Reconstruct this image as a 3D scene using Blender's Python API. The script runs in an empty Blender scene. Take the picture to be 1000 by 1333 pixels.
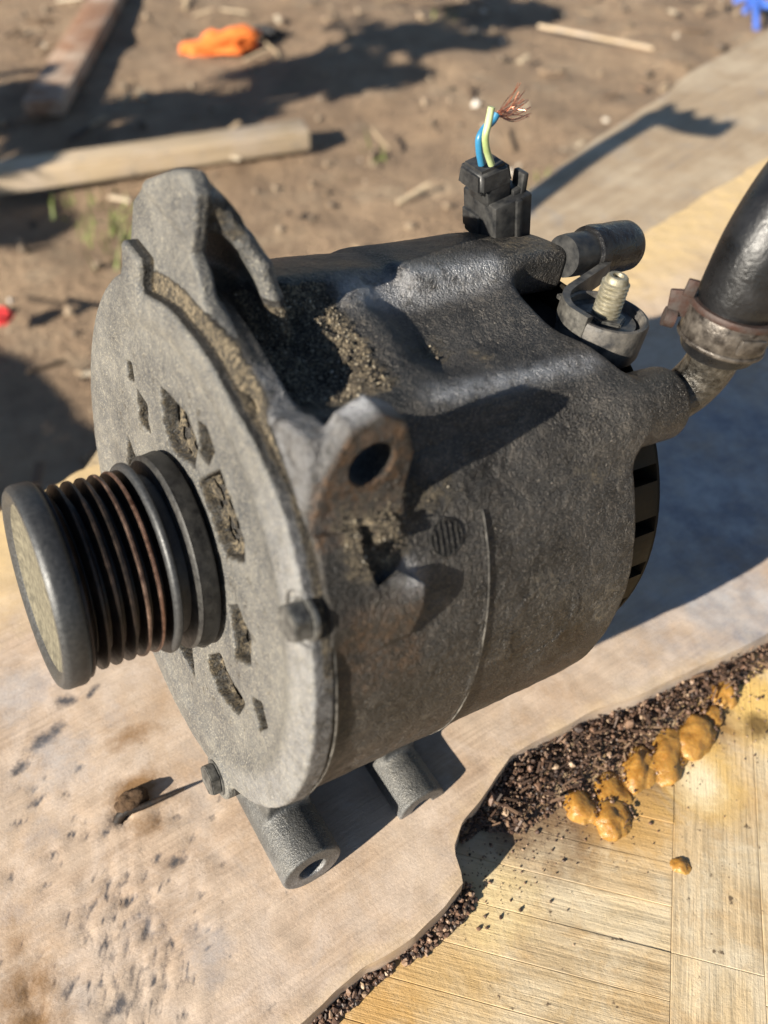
import bpy, bmesh, math, random
import numpy as np
from math import radians, cos, sin, pi
from mathutils import Vector, Matrix

random.seed(7); rng = np.random.default_rng(7)
S = bpy.context.scene
COL = S.collection
MM = 0.001

# ------------------------------------------------------------------ camera
PITCH = radians(47.5)
CAM_H = 0.285
FPX = 1100.0
cam = bpy.data.cameras.new("camera")
cam_o = bpy.data.objects.new("camera", cam); COL.objects.link(cam_o)
cam_o.location = (0, 0, CAM_H); cam_o.rotation_euler = (pi/2 - PITCH, 0, 0)
cam.sensor_fit = 'HORIZONTAL'; cam.sensor_width = 36; cam.lens = 36*FPX/1000
cam.clip_start = 0.01; cam.clip_end = 60
cam.dof.use_dof = True; cam.dof.focus_distance = 0.255; cam.dof.aperture_fstop = 12.5
cam.dof.aperture_blades = 0
S.camera = cam_o

# ------------------------------------------------------------------ light
SUN_AZ, SUN_EL = radians(41), radians(25.5)         # direction the rays travel (from +X to +Y), elevation
world = bpy.data.worlds.new("World"); S.world = world; world.use_nodes = True
wn = world.node_tree
sky = wn.nodes.new("ShaderNodeTexSky"); sky.sky_type = 'NISHITA'; sky.sun_disc = False
sky.sun_elevation = SUN_EL; sky.sun_rotation = radians(229)
bg = wn.nodes["Background"]; sky.dust_density = 0.25; sky.altitude = 1200
wn.links.new(sky.outputs[0], bg.inputs[0]); bg.inputs[1].default_value = 0.05
sun = bpy.data.lights.new("sun", 'SUN'); sun.energy = 5.0; sun.angle = radians(0.53); sun.color = (1.0, 0.92, 0.79)
sun_o = bpy.data.objects.new("sun", sun); COL.objects.link(sun_o)
ray = Vector((cos(SUN_AZ)*cos(SUN_EL), sin(SUN_AZ)*cos(SUN_EL), -sin(SUN_EL)))
sun_o.rotation_euler = ray.to_track_quat('-Z', 'Y').to_euler(); sun_o.location = -ray*3
S.view_settings.view_transform = 'Standard'; S.view_settings.look = 'None'
S.view_settings.exposure = 1.15; S.view_settings.gamma = 1.0

# ------------------------------------------------------------------ frames of reference
AX = Vector((.83092449, .51888971, -.20079332)).normalized()      # alternator axis, front to rear
AZ = (Vector((0, 0, 1)) - AX.z*AX).normalized(); AY = AZ.cross(AX)
ALT_LOC = Vector((-.0551176, .1551384, CAM_H - .1833337))
ALT_M = Matrix(((AX.x, AY.x, AZ.x, ALT_LOC.x), (AX.y, AY.y, AZ.y, ALT_LOC.y), (AX.z, AY.z, AZ.z, ALT_LOC.z), (0, 0, 0, 1)))
ALT_I = ALT_M.inverted()
def view_ray(px, py):
    x, y = (px-500)/FPX, -(py-666.5)/FPX
    return Vector((x, y*sin(PITCH)+cos(PITCH), y*cos(PITCH)-sin(PITCH)))
def on_level(px, py, z=0.0):
    d = view_ray(px, py); t = (z-CAM_H)/d.z
    return Vector((d.x*t, d.y*t, z))
def alt_y(px, py, y):                    # point of the alternator's frame (mm) in its plane y = const
    o = ALT_I @ Vector((0, 0, CAM_H))*1000; d = ALT_I.to_3x3() @ view_ray(px, py)
    return o + d*((y-o.y)/d.y)

# ------------------------------------------------------------------ object helpers
def link(o, parent=None):
    COL.objects.link(o)
    if parent is not None: o.parent = parent
    return o
def tag(o, label=None, cat=None, group=None, kind=None):
    if label: o['label'] = label
    if cat: o['category'] = cat
    if group: o['group'] = group
    if kind: o['kind'] = kind
    return o
def empty(name, M=None, loc=None):
    o = bpy.data.objects.new(name, None); COL.objects.link(o); o.empty_display_size = .01
    if M is not None: o.matrix_world = M
    if loc is not None: o.location = loc
    return o
def mesh_obj(name, verts, faces, mat, parent=None, smooth=True, sharp=None, normals=None, mask=None, alpha=None):
    me = bpy.data.meshes.new(name)
    v = np.asarray(verts, dtype=np.float32); 
    me.from_pydata([tuple(p) for p in v.tolist()], [], faces if isinstance(faces, list) else faces.tolist())
    if mask is not None:
        at = me.color_attributes.new('mask', 'FLOAT_COLOR', 'POINT')
        at.data.foreach_set('color', np.ascontiguousarray(np.c_[mask, np.zeros(len(mask)) if alpha is None else alpha], dtype=np.float32).ravel())
    me.polygons.foreach_set('use_smooth', [smooth]*len(me.polygons))
    me.materials.append(mat)
    if sharp: me.set_sharp_from_angle(angle=radians(sharp))
    if normals is not None: me.normals_split_custom_set_from_vertices(np.asarray(normals, dtype=np.float32).tolist())
    me.update()
    return link(bpy.data.objects.new(name, me), parent)
def bm_obj(name, bm, mat, parent=None, smooth=True, sharp=35):
    me = bpy.data.meshes.new(name); bmesh.ops.recalc_face_normals(bm, faces=bm.faces); bm.to_mesh(me); bm.free()
    me.polygons.foreach_set('use_smooth', [smooth]*len(me.polygons)); me.materials.append(mat)
    if smooth and sharp: me.set_sharp_from_angle(angle=radians(sharp))
    return link(bpy.data.objects.new(name, me), parent)
def lathe(profile, seg=128, axis='X', a0=0, a1=2*pi, close=False):
    """profile of (along, radius) turned round an axis; returns verts (mm->m) and faces"""
    full = abs(a1-a0-2*pi) < 1e-6; n = seg if full else seg+1
    V = []; Fs = []
    for i in range(n):
        t = a0+(a1-a0)*i/seg
        for (u, r) in profile:
            p = (u, r*sin(t), r*cos(t)) if axis == 'X' else (r*cos(t), r*sin(t), u)
            V.append(tuple(c*MM for c in p))
    m = len(profile)
    for i in range(seg):
        j = (i+1) % n
        for k in range(m-1):
            Fs.append([i*m+k, i*m+k+1, j*m+k+1, j*m+k])
        if close: Fs.append([i*m+m-1, i*m, j*m, j*m+m-1])
    return V, Fs
def add_box(bm, c, s, rot=None, bev=0.0, seg=2):
    M = Matrix.Translation(Vector(c)) @ (rot.to_4x4() if rot else Matrix()) @ Matrix.Diagonal((s[0], s[1], s[2], 1))
    r = bmesh.ops.create_cube(bm, size=1, matrix=M)
    if bev > 0:
        es = list({e for v in r['verts'] for e in v.link_edges})
        bmesh.ops.bevel(bm, geom=es, offset=bev, segments=seg, affect='EDGES', profile=.5)
def add_tube(bm, pts, rad, seg=16, caps=True):
    pts = [Vector(p) for p in pts]; rads = rad if isinstance(rad, (list, tuple)) else [rad]*len(pts)
    prev = None; up = None
    rings = []
    for i, p in enumerate(pts):
        t = (pts[min(i+1, len(pts)-1)]-pts[max(i-1, 0)]).normalized()
        if up is None: up = t.orthogonal().normalized()
        up = (up - up.dot(t)*t).normalized(); w = t.cross(up)
        rings.append([bm.verts.new(p + (up*cos(2*pi*k/seg)+w*sin(2*pi*k/seg))*rads[i]) for k in range(seg)])
    for a, b in zip(rings, rings[1:]):
        for k in range(seg): bm.faces.new((a[k], a[(k+1) % seg], b[(k+1) % seg], b[k]))
    if caps:
        bm.faces.new(rings[0][::-1]); bm.faces.new(rings[-1])
def spline(pts, n=8):
    P = [Vector(p) for p in pts]; out = []
    Q = [2*P[0]-P[1]]+P+[2*P[-1]-P[-2]]
    for i in range(1, len(Q)-2):
        for k in range(n):
            t = k/n; a, b, c, d = Q[i-1], Q[i], Q[i+1], Q[i+2]
            out.append(.5*((2*b)+(c-a)*t+(2*a-5*b+4*c-d)*t*t+(3*b-a-3*c+d)*t**3))
    return out+[P[-1]]

# ------------------------------------------------------------------ noise (numpy)
_H = rng.random(4096).astype(np.float32)
def vnoise(P):
    P = np.asarray(P, dtype=np.float32); i = np.floor(P).astype(np.int64); f = P-i; f = f*f*(3-2*f)
    def h(dx, dy, dz): return _H[((i[:, 0]+dx)*73+(i[:, 1]+dy)*1531+(i[:, 2]+dz)*2903) % 4096]
    x, y, z = f.T
    a = h(0,0,0)*(1-x)+h(1,0,0)*x; b = h(0,1,0)*(1-x)+h(1,1,0)*x
    c = h(0,0,1)*(1-x)+h(1,0,1)*x; d = h(0,1,1)*(1-x)+h(1,1,1)*x
    return ((a*(1-y)+b*y)*(1-z)+(c*(1-y)+d*y)*z)*2-1
def fbm(P, oct=3):
    P = np.asarray(P, dtype=np.float32); s = 0; a = 1
    for k in range(oct): s = s+a*vnoise(P*(2**k)+17.3*k); a *= .5
    return s
def sst(x, a, b):
    t = np.clip((x-a)/(b-a), 0, 1); return t*t*(3-2*t)

# ------------------------------------------------------------------ materials
def mat(name):
    m = bpy.data.materials.new(name); m.use_nodes = True
    return m, m.node_tree.nodes, m.node_tree.links, m.node_tree.nodes["Principled BSDF"]
class G:
    """small node-graph writer"""
    def __init__(s, name):
        s.m, s.N, s.Lk, s.b = mat(name); s.tc = s.N.new("ShaderNodeTexCoord").outputs['Object']
    def set(s, sock, v):
        if hasattr(v, 'is_output') or isinstance(v, bpy.types.NodeSocket): s.Lk.new(v, sock)
        elif isinstance(v, (tuple, list)) and len(v) == 3 and sock.type == 'RGBA': sock.default_value = (*v, 1)
        else: sock.default_value = v
    def noise(s, scale, detail=4, rough=.55, dist=0, vec=None, stretch=None):
        n = s.N.new("ShaderNodeTexNoise"); v = vec or s.tc
        if stretch:
            mp = s.N.new("ShaderNodeMapping"); s.Lk.new(v, mp.inputs[0]); mp.inputs['Scale'].default_value = stretch; v = mp.outputs[0]
        s.Lk.new(v, n.inputs['Vector']); n.inputs['Scale'].default_value = scale; n.inputs['Detail'].default_value = detail
        n.inputs['Roughness'].default_value = rough; n.inputs['Distortion'].default_value = dist
        return n.outputs['Fac']
    def voro(s, scale, feature='F1', rand=1, vec=None):
        n = s.N.new("ShaderNodeTexVoronoi"); s.Lk.new(vec or s.tc, n.inputs['Vector']); n.inputs['Scale'].default_value = scale
        n.feature = feature; n.inputs['Randomness'].default_value = rand
        return n.outputs['Distance']
    def rot(s, ang):
        mp = s.N.new("ShaderNodeMapping"); s.Lk.new(s.tc, mp.inputs[0]); mp.inputs['Rotation'].default_value = (0, 0, ang); return mp.outputs[0]
    def ramp(s, fac, stops):
        n = s.N.new("ShaderNodeValToRGB"); s.Lk.new(fac, n.inputs[0]); e = n.color_ramp.elements
        while len(e) < len(stops): e.new(.5)
        for i, (p, c) in enumerate(stops):
            e[i].position = p; e[i].color = (c, c, c, 1) if not isinstance(c, (tuple, list)) else (*c, 1)
        return n.outputs[0]
    def mix(s, fac, a, b, mode='MIX'):
        n = s.N.new("ShaderNodeMix"); n.data_type = 'RGBA'; n.blend_type = mode
        s.set(n.inputs[0], fac); s.set(n.inputs[6], a); s.set(n.inputs[7], b); return n.outputs[2]
    def math(s, op, a, b=0.5, clamp=False):
        n = s.N.new("ShaderNodeMath"); n.operation = op; n.use_clamp = clamp
        s.set(n.inputs[0], a); s.set(n.inputs[1], b); return n.outputs[0]
    def mask(s):
        n = s.N.new("ShaderNodeAttribute"); n.attribute_name = 'mask'
        sp = s.N.new("ShaderNodeSeparateColor"); s.Lk.new(n.outputs['Color'], sp.inputs[0]); s.A = n.outputs['Alpha']; return sp.outputs
    def bump(s, height, dist, strength=1, normal=None):
        n = s.N.new("ShaderNodeBump"); s.Lk.new(height, n.inputs['Height']); n.inputs['Distance'].default_value = dist
        n.inputs['Strength'].default_value = strength
        if normal: s.Lk.new(normal, n.inputs['Normal'])
        return n.outputs[0]
    def out(s, color, rough=.6, metal=0, normal=None, spec=.5):
        s.set(s.b.inputs['Base Color'], color); s.set(s.b.inputs['Roughness'], rough); s.set(s.b.inputs['Metallic'], metal)
        s.b.inputs['Specular IOR Level'].default_value = spec
        if normal: s.Lk.new(normal, s.b.inputs['Normal'])
        return s.m

def cast_metal(name, base, base2, dust, sand_amt=0.0, metal=.45, rough=.55, grain=.00022, bright=1.0):
    g = G(name); R_, G_, B_ = g.mask()
    n1 = g.noise(55, 7, .7, .3); n2 = g.noise(300, 5, .7); n3 = g.noise(1500, 3, .65); n4 = g.noise(2300, 2, .6)
    c = g.mix(g.ramp(n1, [(.38, 0), (.62, 1)]), base, base2)
    c = g.mix(g.math('MULTIPLY', g.ramp(n2, [(.5, 0), (.72, .6)]), g.ramp(n1, [(.4, .35), (.6, 1)])), c, dust)
    c = g.mix(g.math('MULTIPLY', g.ramp(n3, [(.5, 0), (.64, 1)]), .3+sand_amt), c, dust)
    c = g.mix(g.ramp(n4, [(.62, 0), (.7, .6)]), c, tuple(min(.6, x*2.1) for x in dust))
    c = g.mix(g.ramp(n4, [(.3, .55), (.4, 0)]), c, tuple(x*.35 for x in base))
    # black oil film
    oil = g.ramp(g.math('ADD', g.A, g.math('MULTIPLY', g.math('SUBTRACT', g.noise(200, 5, .7), .5), 1.0)), [(.35, 0), (.7, .92)])
    c = g.mix(oil, c, g.mix(g.ramp(n3, [(.52, 0), (.66, 1)]), (.018, .0175, .017), (.07, .064, .055)))
    # bare scuffed metal, plus highlights painted on the saddle edges
    w = g.math('MULTIPLY', G_, g.ramp(g.noise(260, 5, .75), [(.34, .15), (.56, 1)]), True)
    c = g.mix(w, c, (.42, .42, .43))
    # rust brown film
    rb = g.math('MULTIPLY', B_, g.ramp(g.noise(170, 5, .65), [(.3, .3), (.6, 1)]), True)
    rc = g.mix(g.ramp(g.noise(420, 5, .75), [(.44, 0), (.66, 1)]), (.022, .016, .012), (.14, .075, .034))
    c = g.mix(rb, c, rc)
    # caked sand and oily dirt
    dn = g.math('ADD', R_, g.math('MULTIPLY', g.math('SUBTRACT', g.noise(300, 7, .8), .5), 1.7))
    dm = g.ramp(dn, [(.42, 0), (.7, 1)])
    dc = g.mix(g.ramp(g.noise(1000, 4, .75), [(.42, 0), (.62, 1)]), tuple(x*bright for x in (.026, .022, .018)), tuple(x*bright for x in (.34, .27, .17)))
    dc = g.mix(g.ramp(g.noise(130, 4, .65), [(.38, .85), (.62, 0)]), dc, g.mix(g.ramp(n3, [(.46, 0), (.64, 1)]), (.016, .014, .012), (.1, .082, .058)))
    c = g.mix(dm, c, dc)
    h = g.math('ADD', g.math('MULTIPLY', n3, 1.0), g.math('MULTIPLY', g.noise(600, 3, .6), .9))
    h = g.math('ADD', h, g.math('MULTIPLY', n4, .4))
    h = g.math('ADD', h, g.math('MULTIPLY', dm, g.math('MULTIPLY', g.noise(1000, 4, .75), 2.2)))
    nrm = g.bump(h, grain, 1.0)
    mt = g.math('MULTIPLY', g.math('SUBTRACT', 1.0, dm, True), metal)
    mt = g.math('MULTIPLY', mt, g.math('SUBTRACT', 1.0, rb, True))
    rg = g.mix(dm, g.ramp(n1, [(.36, rough-.12), (.64, rough+.16)]), (.9, .9, .9))
    rg = g.mix(w, rg, (.34, .34, .34))
    return g.out(c, rg, mt, nrm)

M_drum = cast_metal("dark cast aluminium", (.017, .0165, .0165), (.058, .055, .052), (.19, .165, .135), 0.0, rough=.42, grain=.0009, bright=1.3)
M_disc = cast_metal("grey dusty cast aluminium", (.07, .072, .075), (.14, .136, .126), (.28, .255, .205), .32, metal=.25, rough=.55, grain=.0005, bright=.75)

M_stub = cast_metal("smooth grey cast aluminium", (.06, .062, .063), (.11, .109, .104), (.16, .15, .13), 0.0, metal=.35, rough=.46, grain=.0003)

def simple(name, col, rough=.5, metal=0, vary=.25, scale=200, grain=0, col2=None, gscale=900, spec=.5):
    g = G(name); n = g.noise(scale, 5, .6)
    c = g.mix(g.ramp(n, [(.35, 0), (.68, 1)]), tuple(x*(1-vary) for x in col), col2 or tuple(min(1, x*(1+vary)) for x in col))
    nr = g.bump(g.noise(gscale, 4, .6), grain) if grain else None
    return g.out(c, g.ramp(g.noise(scale*2, 3), [(.3, max(.05, rough-.1)), (.7, min(1, rough+.1))]), metal, nr, spec)
M_rib = simple("oily black ribbed steel", (.018, .016, .015), .42, .5, .3, 300, .0001, (.05, .034, .026))
M_collar = simple("grey machined steel", (.06, .062, .064), .48, .55, .2, 900, .00006, (.085, .086, .086), 2500)
M_cap = simple("dusty pulley cap", (.11, .098, .068), .8, .1, .3, 420, .0003, (.18, .16, .11))
M_plastic = simple("black plastic with dust", (.016, .017, .019), .45, 0, .2, 260, .00008, (.045, .044, .042), 900, .35)
M_cover = simple("black rear cover plastic", (.008, .0075, .007), .55, 0, .3, 90, .00008, (.03, .021, .011), 900, .12)
M_rubber = simple("black rubber hose", (.006, .006, .0065), .34, 0, .3, 90, .0002, (.013, .013, .014), 900, .5)
M_shield = simple('black dust shield', (.012, .012, .0125), .5, 0, .3, 300, .0001, (.04, .038, .034))
M_shrink = simple("shiny heat shrink", (.008, .008, .009), .3, 0, .3, 150, .0006, (.022, .021, .021), 260, .3)
M_stud = simple("yellowish plated steel", (.27, .24, .16), .5, .5, .25, 500, .00012, (.36, .33, .25))
M_bolt = simple("grey bolt steel", (.085, .085, .083), .5, .5, .4, 400, .00018, (.18, .175, .16))
M_dark = simple("dark inside", (.01, .01, .01), .8)
M_clamp = simple("worn steel clamp", (.05, .04, .033), .42, .5, .45, 330, .0002, (.15, .13, .11))
M_clamprust = simple("rusted steel clamp", (.09, .042, .03), .6, .2, .45, 330, .00015, (.055, .045, .04))
M_pipe = simple("grimy steel pipe", (.014, .013, .012), .34, .4, .5, 420, .0006, (.1, .09, .075), 800)
M_lugmetal = simple("dull tinned copper lug", (.075, .074, .072), .5, .5, .4, 280, .00012, (.17, .16, .14))
M_cup = simple("grey dusty insulator", (.05, .05, .052), .6, .05, .4, 240, .0002, (.15, .135, .115))
M_blue = simple("blue wire insulation", (.03, .17, .31), .4, 0, .2)
M_green = simple("yellow green wire insulation", (.36, .45, .17), .45, 0, .25, 150, 0, (.48, .54, .28))
M_copper = simple("bare copper strand", (.62, .27, .17), .3, .9, .3, 400)

# ------------------------------------------------------------------ signed distance modelling of the castings
def smin(a, b, k):
    h = np.maximum(k-np.abs(a-b), 0)/k; return np.minimum(a, b)-h*h*k*.25
def smax(a, b, k): return -smin(-a, -b, k)
def sd_poly(x, y, V):
    d = np.full(x.shape, 1e9, np.float32); s = np.ones(x.shape, np.float32); n = len(V)
    for i in range(n):
        ax, ay = V[i]; bx, by = V[i-1]; ex, ey = bx-ax, by-ay; wx, wy = x-ax, y-ay
        t = np.clip((wx*ex+wy*ey)/(ex*ex+ey*ey), 0, 1); dx, dy = wx-ex*t, wy-ey*t
        d = np.minimum(d, dx*dx+dy*dy)
        c1 = y >= ay; c2 = y < by; c3 = ex*wy > ey*wx
        s = np.where((c1 & c2 & c3) | (~c1 & ~c2 & ~c3), -s, s)
    return s*np.sqrt(d)
def sd_box(x, y, z, c, h, r=0):
    qx, qy, qz = np.abs(x-c[0])-h[0]+r, np.abs(y-c[1])-h[1]+r, np.abs(z-c[2])-h[2]+r
    return np.sqrt(np.maximum(qx, 0)**2+np.maximum(qy, 0)**2+np.maximum(qz, 0)**2)+np.minimum(np.maximum(qx, np.maximum(qy, qz)), 0)-r
def ext(d2, w, r):                                  # extrude a 2D distance by a slab distance, rounded
    a, b = d2+r, w+r
    return np.minimum(np.maximum(a, b), 0)+np.hypot(np.maximum(a, 0), np.maximum(b, 0))-r
def feat(P, lo, hi, fn, pad=15):
    m = np.all((P > np.array(lo)-pad) & (P < np.array(hi)+pad), axis=1)
    out = np.full(len(P), 1e3, np.float32)
    if m.any(): out[m] = fn(*P[m].T)
    return out
def chunked(f, P, n=150000):
    return np.concatenate([f(P[i:i+n]) for i in range(0, len(P), n)]) if len(P) else np.zeros(0, np.float32)
def surface_nets(f, lo, hi, h):
    lo = np.array(lo, np.float32); B = 8
    nb = np.ceil((np.array(hi)-lo)/(B*h)).astype(int); n = nb*B+1
    bi = np.stack(np.meshgrid(*[np.arange(k) for k in nb], indexing='ij'), -1).reshape(-1, 3)
    fc = chunked(f, (lo+(bi+.5)*B*h).astype(np.float32))
    vol = np.ones(n, np.float32)
    sg = np.where(fc.reshape(nb) < 0, -1., 1.).astype(np.float32)
    vol[:-1, :-1, :-1] = sg.repeat(B, 0).repeat(B, 1).repeat(B, 2)
    keep = np.abs(fc) < 6.93*h*1.25+.6
    kb = bi[keep]
    loc = np.stack(np.meshgrid(*[np.arange(B+1)]*3, indexing='ij'), -1).reshape(-1, 3)
    for s in range(0, len(kb), 400):
        b = kb[s:s+400]; P = (lo+((b[:, None, :]*B+loc[None])*h)).astype(np.float32).reshape(-1, 3)
        v = chunked(f, P).reshape(-1, B+1, B+1, B+1)
        for q, (i, j, k) in enumerate(b*B): vol[i:i+B+1, j:j+B+1, k:k+B+1] = v[q]
    sgn = vol < 0
    cnt = np.zeros(n-1, np.uint8)
    for a in (0, 1):
        for b in (0, 1):
            for c in (0, 1): cnt += sgn[a:n[0]-1+a, b:n[1]-1+b, c:n[2]-1+c]
    cells = np.argwhere((cnt > 0) & (cnt < 8))
    cid = np.full(n-1, -1, np.int32); cid[tuple(cells.T)] = np.arange(len(cells))
    acc = np.zeros((len(cells), 3), np.float32); num = np.zeros(len(cells), np.float32)
    cor = [(a, b, c) for a in (0, 1) for b in (0, 1) for c in (0, 1)]
    val = {c: vol[cells[:, 0]+c[0], cells[:, 1]+c[1], cells[:, 2]+c[2]] for c in cor}
    for p in cor:
        for ax in range(3):
            if p[ax]: continue
            q = list(p); q[ax] = 1; q = tuple(q); va, vb = val[p], val[q]
            m = (va < 0) != (vb < 0); t = np.where(m, va/np.where(m, va-vb, 1), 0)
            e = np.tile(np.array(p, np.float32), (len(cells), 1)); e[:, ax] = t
            acc[m] += e[m]; num[m] += 1
    V = lo+(cells+acc/num[:, None])*h
    Q = []
    for ax in range(3):
        u, w = (ax+1) % 3, (ax+2) % 3
        sl0 = [slice(None)]*3; sl1 = [slice(None)]*3; sl0[ax] = slice(0, n[ax]-1); sl1[ax] = slice(1, n[ax])
        ed = np.argwhere(sgn[tuple(sl0)] != sgn[tuple(sl1)])
        ed = ed[(ed[:, u] > 0) & (ed[:, w] > 0) & (ed[:, u] < n[u]-1) & (ed[:, w] < n[w]-1)]
        du = np.zeros(3, int); du[u] = 1; dw = np.zeros(3, int); dw[w] = 1
        q = np.stack([cid[tuple((ed-du-dw).T)], cid[tuple((ed-dw).T)], cid[tuple(ed.T)], cid[tuple((ed-du).T)]], 1)
        flip = ~sgn[tuple(ed.T)]; q[flip] = q[flip][:, ::-1]
        Q.append(q)
    Q = np.concatenate(Q); Q = Q[(Q >= 0).all(1)]
    V = V.astype(np.float32); e = .3*h
    for it in range(3):
        gr = np.stack([chunked(f, V+np.eye(3, dtype=np.float32)[k]*e)-chunked(f, V-np.eye(3, dtype=np.float32)[k]*e) for k in range(3)], 1)/(2*e)
        gn = np.linalg.norm(gr, axis=1, keepdims=True)+1e-6
        if it < 2: V = V-np.clip(chunked(f, V)[:, None]/gn, -.4*h, .4*h)*gr/gn
    return V, Q, gr/gn
def split_parts(V, Q, Nn, lab, specs, mask, parent_of, alpha):
    """lab: part index per face; makes one object per part, sharing border positions and normals"""
    objs = {}
    for k, (name, m, par) in specs.items():
        q = Q[lab == k]
        if not len(q): continue
        used, inv = np.unique(q, return_inverse=True)
        o = mesh_obj(name, V[used]*MM, inv.reshape(q.shape), m, objs.get(par, parent_of), True, None, Nn[used], mask[used], alpha[used])
        objs[k] = o
    return objs

EAR_F = [(46, 58), (45.6, 68), (42.7, 82), (33.6, 90.5), (17.4, 99.2), (9, 102.2), (4.5, 99), (5, 91), (6.2, 85), (1.7, 81.8), (-.3, 78.3), (-3.1, 75.4), (-12, 73.4), (-20, 71), (-24, 60)]
EAR_B = [(9.4, 96), (13.8, 91), (18, 85.2), (21, 76.5), (22.6, 69), (22.6, 60), (19, 60), (18.2, 69), (16.2, 77), (13.2, 84), (8.8, 89), (4, 91), (4, 97)]
EAR_T = [(.8, 89), (.8, 104), (4.5, 102.6), (9, 96.4), (12.8, 91.8), (10, 89), (4.6, 88.5)]
EAR_S = [(5.5, 7.2, 96.0), (9.2, 6.8, 92.6), (13.2, 4.6, 87.9), (17, 2.2, 82.3), (19.6, .4, 74.8), (20.9, -3.2, 67)]
LUG = [(2, 40), (4.5, 58), (6.5, 68), (10, 75), (15.5, 77.7), (21, 75), (24.6, 67), (24.6, 56), (23.5, 40)]
BOSS_C = (-45.8, 53.0)
def f_boss(x, y, z):
    k = 1-.11*(1-sst(x, 72, 99)); r = np.hypot(y-BOSS_C[0]*k, z-BOSS_C[1]*k); return ext(r-(8.6+1.9*sst(x, 72, 98)), np.abs(x-92)-29.5, 2.2)
def f_stub(x, y, z, cx, cz, r, y0, y1, xw, hole):
    d = ext(np.hypot(x-cx, z-cz)-r, np.abs(y-(y0+y1)/2)-(y1-y0)/2, .8)
    d = smin(d, sd_box(x, y, z, (cx, (y0+y1)/2+9, cz+14), (xw-2, (y1-y0)/2-9, 16), 1), 2)
    hh = np.maximum(np.hypot(x-cx, z-cz)-hole, np.abs(y-y0)-18)
    return smax(d, -hh, .6)
def f_ear(x, y, z):
    fr = ext(sd_poly(y, z, EAR_F), np.abs(x-2.8)-2.0, 1.1)
    yr = np.interp(z, [67, 75, 82, 88, 92], [-3.2, .6, 2.4, 5, 7.6])
    bk = smax(smax(ext(sd_poly(x, z, EAR_B), np.abs(y-20)-26, .8), yr-y, 1), sd_poly(y, z, EAR_F[:6]+[(-10, 99), (-24, 60)]), 1.5)
    tp = smax(ext(sd_poly(x, z, EAR_T), np.abs(y-20)-30, 1.0), sd_poly(y, z, EAR_F[:6]+[(-6, 96), (-24, 60)])+.3, 3)
    tp = smax(tp, (9.4-(x-2)*.4-y)/1.08, 2.5)
    d = smin(smin(fr, bk, 1.5), tp, 2.5)
    for a, b in zip(EAR_S, EAR_S[1:]):
        a, b = np.array(a), np.array(b); ab_ = b-a
        t = np.clip(((x-a[0])*ab_[0]+(y-a[1])*ab_[1]+(z-a[2])*ab_[2])/ab_.dot(ab_), 0, 1)
        d = smin(d, np.sqrt((x-a[0]-ab_[0]*t)**2+(y-a[1]-ab_[1]*t)**2+(z-a[2]-ab_[2]*t)**2)-2.1, 1.2)
    return d
def f_lug(x, y, z):
    d = ext(sd_poly(x, z, LUG)-1.2, np.abs(y+50.2)-3.9, .45)
    gs = ext(sd_poly(y, z, [(-53.2, 38), (-53.2, 64), (-49, 72.5), (-40, 71), (-31, 66.5), (-24, 60), (-24, 40)]), np.abs(x-5.4)-3.9, 1.5)
    d = smin(d, gs, 1.6)
    d = smin(d, sd_box(x, y, z, (14, -50, 47), (12, 4.5, 6), 2), 3)
    return smax(d, -np.maximum(np.hypot(x-15.3, z-66.4)-5.5, np.abs(y+50)-10), .3)
def f_cap(x, y, z):
    rr = np.hypot(y, z); ph = np.degrees(np.arctan2(-y, z))
    d = smax(smax(rr-75.0-1.6*sst(x, 72, 108), 63-rr, 2), (np.abs(ph+24)-23)*1.3, 4)
    return smax(d, np.abs(x-90)-29+2.2*(1-sst(ph, -45, 0)), 3)
def f_block(x, y, z):
    rr = np.hypot(y, z); s = np.degrees(np.arctan2(-y, z))*1.3
    P2 = [(2, 61), (13, 62), (12.5, 67), (14.5, 75), (21, 73.5), (26.5, 77.5), (25.5, 83), (23.5, 90), (18, 90), (8, 92), (2, 92)]
    d = ext(sd_poly(x, s, P2), np.abs(rr-73)-(4.6+.9*sst(x, 8, 26)-2.6*sst(s, 80, 91)), .6)
    nub = ext(sd_poly(x, s, [(15.5, 61), (22.5, 61.5), (24, 66.5), (16, 66.5)]), np.abs(rr-73)-4.6, 1.2)
    return smin(d, nub, 1)
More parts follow.
